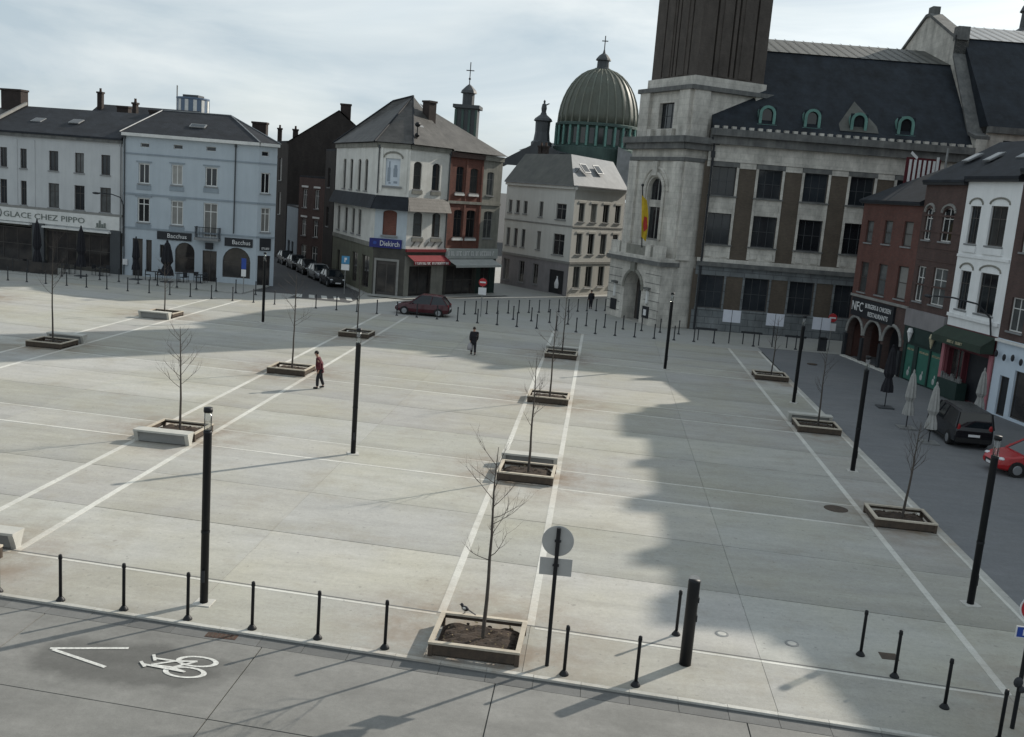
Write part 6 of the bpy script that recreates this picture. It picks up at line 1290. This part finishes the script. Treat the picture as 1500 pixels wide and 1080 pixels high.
# ================================================================== cars
def car(label, x, y, rz, paint, L=4.0, Wd=1.72, H=1.48, style='hatch', group=None, z=0.0, name='parked_car'):
    r = thing(name, (x,y,z), label, 'van' if style == 'van' else 'car', group, rz); hw = Wd/2
    if style == 'van': st = [(-0.5,0.42,0.86,0.93),(-0.485,0.26,1.02,0.97),(-0.3,0.22,1.06,1.0),(0.1,0.22,1.06,1.0),(0.26,0.22,1.02,0.99),(0.40,0.24,0.94,0.95),(0.475,0.28,0.82,0.85),(0.5,0.38,0.62,0.72)]
    else: st = [(-0.5,0.40,0.80,0.86),(-0.48,0.28,0.96,0.93),(-0.40,0.22,1.0,0.98),(-0.1,0.2,0.96,1.0),(0.15,0.2,0.94,1.0),(0.27,0.21,0.92,0.985),(0.40,0.23,0.82,0.93),(0.47,0.27,0.72,0.83),(0.5,0.36,0.56,0.70)]
    m = MB(); vs = []; n = 10
    for t, zl, zb, w in st:
        xx = t*L; ww = hw*w; zm = zl+(zb-zl)*0.45
        vs += [(xx,-ww*0.86,zl),(xx,-ww*0.98,zl+0.08),(xx,-ww,zm),(xx,-ww*0.965,zb-0.06),(xx,-ww*0.88,zb),(xx,ww*0.88,zb),(xx,ww*0.965,zb-0.06),(xx,ww,zm),(xx,ww*0.98,zl+0.08),(xx,ww*0.86,zl)]
    k = len(st); fs = [(i*n+j,(i+1)*n+j,(i+1)*n+(j+1)%n,i*n+(j+1)%n) for i in range(k-1) for j in range(n)]+[tuple(range(n)), tuple(range(k*n-1,(k-1)*n-1,-1))]
    bo = obj('body', m.add(vs, fs), paint, r, smooth=False)
    if style == 'van': cab = [(-0.485,0.98,0.93,0.80,H-0.08,-0.465),(0.30,1.0,0.95,0.78,H-0.06,0.12)]
    else: cab = [(-0.47,0.94,0.90,0.70,H-0.10,-0.36),(0.24,0.90,0.94,0.72,H-0.05,0.03)]
    (xr,zr_,wr_,wtr,ztr,xtr),(xf,zf,wf,wtf,ztf,xtf) = cab
    P = lambda xx, w, zz: (xx*L, w*hw, zz)
    a = [P(xr,-wr_,zr_),P(xf,-wf,zf),P(xf,wf,zf),P(xr,wr_,zr_),P(xtr,-wtr,ztr),P(xtf,-wtf,ztf),P(xtf,wtf,ztf),P(xtr,wtr,ztr)]
    gl = obj('glazing', MB().add(a, [(0,1,5,4),(1,2,6,5),(2,3,7,6),(3,0,4,7),(4,5,6,7)]), 'carglass', r)
    rf = MB(); xm = (xtr+xtf)/2
    rf.add([P(xtr-0.01,-wtr-0.02,ztr),P(xtf+0.01,-wtf-0.02,ztf),P(xtf+0.01,wtf+0.02,ztf),P(xtr-0.01,wtr+0.02,ztr),P(xtr+0.01,-wtr*0.8,ztr+0.06),P(xtf-0.02,-wtf*0.8,ztf+0.05),P(xtf-0.02,wtf*0.8,ztf+0.05),P(xtr+0.01,wtr*0.8,ztr+0.06),P(xm,-wtf*0.8,H),P(xm,wtf*0.8,H),P(xm,-wtf-0.02,H-0.05),P(xm,wtf+0.02,H-0.05)],
           [(0,10,8,4),(10,1,5,8),(4,8,9,7),(8,5,6,9),(7,9,11,3),(9,6,2,11),(0,4,7,3),(1,2,6,5)])
    obj('roof', rf, paint, r)
    V = [Vector(q) for q in a]
    def bar(p, q, r0, r1): obj('pillar', MB().tube(p, q, r0, r1, 6), paint, r)
    for i, j in ((0,4),(1,5),(2,6),(3,7)): bar(V[i], V[j], 0.055 if style != 'van' else 0.07, 0.045)
    for s0_, s1_, t0_, t1_ in ((0,1,4,5),(3,2,7,6)):
        for f in ((0.45,) if style != 'van' else (0.52,0.78)): bar(V[s0_].lerp(V[s1_],f), V[t0_].lerp(V[t1_],f), 0.045, 0.04)
        if style == 'van':
            q = [V[s0_],V[s0_].lerp(V[s1_],0.52),V[t0_].lerp(V[t1_],0.52),V[t0_]]; off = Vector((0,-0.012 if s0_ == 0 else 0.012,0)); obj('side_panel', MB().add([p+off for p in q], [(0,1,2,3)]), paint, r)
    for sy in (-1,1):
        for xx in (-0.31*L, 0.315*L):
            w = obj('wheel', MB().lathe([(0.30,-0.10),(0.315,-0.07),(0.315,0.07),(0.30,0.10),(0.2,0.10),(0.2,-0.1)], 20), 'tyre', r, (xx,sy*(hw-0.09),0.315)); w.rotation_euler = (math.pi/2,0,0)
            obj('rim', MB().lathe([(0.19,-0.108),(0.205,-0.10),(0.205,0.10),(0.19,0.108)], 14), 'rim', w)
            ar_ = obj('wheel_arch', MB().lathe([(0.345,-0.06),(0.345,0.06)], 18), 'tyre', r, (xx,sy*(hw-0.062),0.325)); ar_.rotation_euler = (math.pi/2,0,0)
        zh = 0.70 if style != 'van' else 0.8
        obj('headlight', MB().ell((0.455*L,sy*hw*0.66,zh),(0.13,0.16,0.075),10,7), 'headlight', r)
        obj('tail_light', MB().ell((-0.485*L,sy*hw*0.80,0.88 if style != 'van' else 0.98),(0.05,0.10,0.13 if style != 'van' else 0.2),8,6), 'taillight', r)
        mi = obj('mirror', MB().ell((0.17*L,sy*(hw+0.09),1.0),(0.07,0.09,0.06),8,6), paint, r)
    obj('grille', MB().box(0.488*L,0.503*L,-hw*0.42,hw*0.42,0.34,0.55), 'tyre', r); obj('front_plate', MB().box(0.502*L,0.506*L,-0.26,0.26,0.36,0.47), 'signwhite', r)
    obj('rear_plate', MB().box(-0.507*L,-0.499*L,-0.26,0.26,0.60,0.71), 'signwhite', r); obj('bumper', MB().box(-0.505*L,-0.47*L,-hw*0.88,hw*0.88,0.32,0.52), 'tyre', r)
    obj('sill', MB().box(-0.24*L,0.24*L,-hw*0.985,hw*0.985,0.18,0.27), 'tyre', r)
    return r
car('dark red hatchback driving past behind the far bollards', -13.62,76.9, math.pi+0.02, 'carred', 4.3,1.8,1.64, z=-0.03, name='hatchback')
car('black van parked with its rear to the plaza beside folded parasols', 17.95,48.85, math.pi/2, 'carblack', 4.45,1.82,1.80,'van', z=-0.045, name='parked_van')
car('bright red car with clear headlights parked behind the black van', 19.3,43.0, math.pi+0.12, 'carbright', 4.1,1.76,1.52, z=-0.045)
sd_ = Vector((-0.5,0.87,0)).normalized(); an = math.atan2(-sd_.y,-sd_.x)
for k, (pt, lb) in enumerate((('carblack','black car parked first at the side street mouth'),('carsilver','silver car parked behind the black one in side street'),('carblack','dark car parked behind the silver one in side street'),('cargrey','grey car parked fourth up the side street'),('carblack','dark car parked farthest up the side street'))):
    c = Vector((-25.2,92.2,0))+sd_*5.1*k; car(lb, c.x, c.y, an, pt, 4.1, 1.74, 1.5, group='cars parked up the side street', z=-0.02)

# ================================================================== people
def skin(name, verts, edges, radii, root=0, sub=2):
    me = bpy.data.meshes.new(name); me.from_pydata([tuple(v) for v in verts], edges, []); o = bpy.data.objects.new('tmp_skin', me); COL.objects.link(o)
    md = o.modifiers.new('skin', 'SKIN'); md.use_smooth_shade = True; ss = o.modifiers.new('sub', 'SUBSURF'); ss.levels = sub; ss.render_levels = sub
    sv = me.skin_vertices[0].data
    for i, rr_ in enumerate(radii): sv[i].radius = rr_ if isinstance(rr_, tuple) else (rr_, rr_); sv[i].use_root = (i == root)
    dg = bpy.context.evaluated_depsgraph_get(); out = bpy.data.meshes.new_from_object(o.evaluated_get(dg)); bpy.data.objects.remove(o); out.name = name
    for p in out.polygons: p.use_smooth = True
    return out
def person(label, x, y, rz, h=1.75, top='jacket', legs='trousers', hairm='hair', stride=0.22, lean=0.06, coat_len=0.82, bag=False, z=0.0):
    r = thing('person', (x,y,z), label, 'person', rz=rz); k = h/1.75; S = lambda *v: (v[0]*k, v[1]*k, v[2]*k)
    v = [S(0,0,0.93),S(lean*0.4,0,1.14),S(lean*0.8,0,1.36),S(lean*1.1,0,1.49),S(lean*1.4+0.01,0,1.56),S(lean*1.6+0.02,0,1.65),S(lean*1.6+0.01,0,1.72)]
    e = [(0,1),(1,2),(2,3),(3,4),(4,5),(5,6)]; ra = [(0.14,0.11),(0.135,0.10),(0.165,0.115),0.055,0.075,0.095,0.065]
    i0 = len(v)
    for s, st in ((1,stride),(-1,-stride)):
        b = len(v); v += [S(0,0.085*s,0.86),S(0.03+st*0.55,0.085*s,0.48),S(st-0.03,0.085*s,0.09+(0.05 if st < 0 else 0)),S(st+0.13,0.09*s,0.035+(0.0 if st > 0 else 0.01))]; e += [(0,b),(b,b+1),(b+1,b+2),(b+2,b+3)]; ra += [0.085,0.06,0.042,(0.035,0.03)]
    arms = []
    for s, st in ((1,-stride*0.7),(-1,stride*0.7)):
        b = len(v); arms.append(b)
        v += [S(lean*0.9,0.185*s,1.40),S(lean*0.7+st*0.45-0.02,0.235*s,1.13),S(lean*0.7+st+0.05,0.225*s,0.90),S(lean*0.7+st+0.075,0.22*s,0.84)]; e += [(2,b),(b,b+1),(b+1,b+2),(b+2,b+3)]; ra += [0.058,0.044,0.030,(0.036,0.02)]
        for q, (fx, fz) in enumerate(((0.035,-0.085),(0.015,-0.095),(-0.005,-0.09),(-0.022,-0.075),(0.05,-0.035))):
            c = len(v); p = Vector(v[b+3]); v += [tuple(p+Vector((fx*0.5*k,-0.008*s*k,fz*0.5*k))), tuple(p+Vector((fx*k+0.006*k,-0.02*s*k,fz*k)))]; e += [(b+3,c),(c,c+1)]; ra += [0.0095,0.008]
    obj('body', skin('body', v, e, ra), 'skin', r)
    jr = 0.028
    jv = [S(0.0,0,coat_len),S(0.0,0,0.98),S(lean*0.4,0,1.15),S(lean*0.8,0,1.36),S(lean*1.05,0,1.475)]; je = [(0,1),(1,2),(2,3),(3,4)]; jra = [(0.205,0.17),(0.205,0.17),(0.20,0.165),(0.215,0.165),0.095]
    for b in arms:
        c = len(jv); jv += [v[b],v[b+1],v[b+2]]; je += [(3,c),(c,c+1),(c+1,c+2)]; jra += [0.098,0.082,0.066]
    obj('jacket', skin('jacket', jv, je, jra, 1), top, r)
    tv = [S(0,0,0.92)]; te = []; tra = [(0.15,0.12)]
    for q in (0,1):
        b = i0+4*q; c = len(tv); an_ = Vector(v[b+2]); tv += [v[b],v[b+1],tuple(an_+Vector((0,0,0.02)))]; te += [(0,c),(c,c+1),(c+1,c+2)]; tra += [0.115,0.09,0.075]
    obj('trousers', skin('trousers', tv, te, tra, 0), legs, r)
    for q in (0,1):
        a_, t_ = Vector(v[i0+4*q+2]), Vector(v[i0+4*q+3]); obj('shoe', skin('shoe', [a_+Vector((-0.04,0,-0.03)),(a_+t_)/2+Vector((0,0,-0.015)),t_+Vector((0.03,0,0.005))], [(0,1),(1,2)], [(0.06,0.06),(0.06,0.055),(0.055,0.045)]), 'shoe', r)
    hc = Vector(v[5]); obj('hair', MB().ell((hc.x-0.018*k,hc.y,hc.z+0.03*k),(0.105*k,0.098*k,0.10*k),12,9), hairm, r, smooth=True)
    obj('nose', MB().ell((hc.x+0.10*k,0,hc.z-0.005*k),(0.018,0.012,0.02),6,5), 'skin', r)
    for s in (1,-1): obj('ear', MB().ell((hc.x,0.095*s*k,hc.z),(0.02,0.01,0.03),6,5), 'skin', r); obj('eye', MB().ell((hc.x+0.088*k,0.034*s,hc.z+0.012*k),(0.008,0.011,0.007),6,4), 'shoe', r)
    obj('mouth', MB().ell((hc.x+0.088*k,0,hc.z-0.05*k),(0.01,0.022,0.005),6,4), 'jacket', r)
    return r, v, arms
person('person in dark red jacket walking past a planter', -13.02,46.15, math.pi+0.15, 1.84, 'jacket', 'trousers', stride=0.13, lean=0.12, coat_len=0.74)
r, v, arms = person('person in black coat walking with a grey carrier bag', -7.35,60.0, math.pi/2+0.25, 1.72, 'coat', 'trousers', stride=0.24, lean=0.05, coat_len=0.66)
bx, by = -7.35, 60.0
hp = Vector(v[arms[0]+3]); hp.rotate(Matrix.Rotation(math.pi/2+0.25,3,'Z').to_euler()); hp += Vector((bx,by,0))
R_ = thing('carrier_bag', hp-Vector((0,0,0.08)), 'grey carrier bag held by the person in black coat', 'bag')
obj('bag_body', MB().lathe([(0.10,-0.46),(0.17,-0.42),(0.18,-0.25),(0.13,-0.08),(0.05,0.0)], 12, fold=0.08, nf=5), 'bag', R_, smooth=True); obj('handle', MB().tube((0,0.04,-0.02),(0,0.0,0.08),0.012,n=6).tube((0,-0.04,-0.02),(0,0.0,0.08),0.012,n=6), 'bag', R_)
person('distant person in dark clothes beside the cream building', -0.6,91.3, math.pi/2, 1.72, 'coat', 'trousers', stride=0.15, z=-0.03)
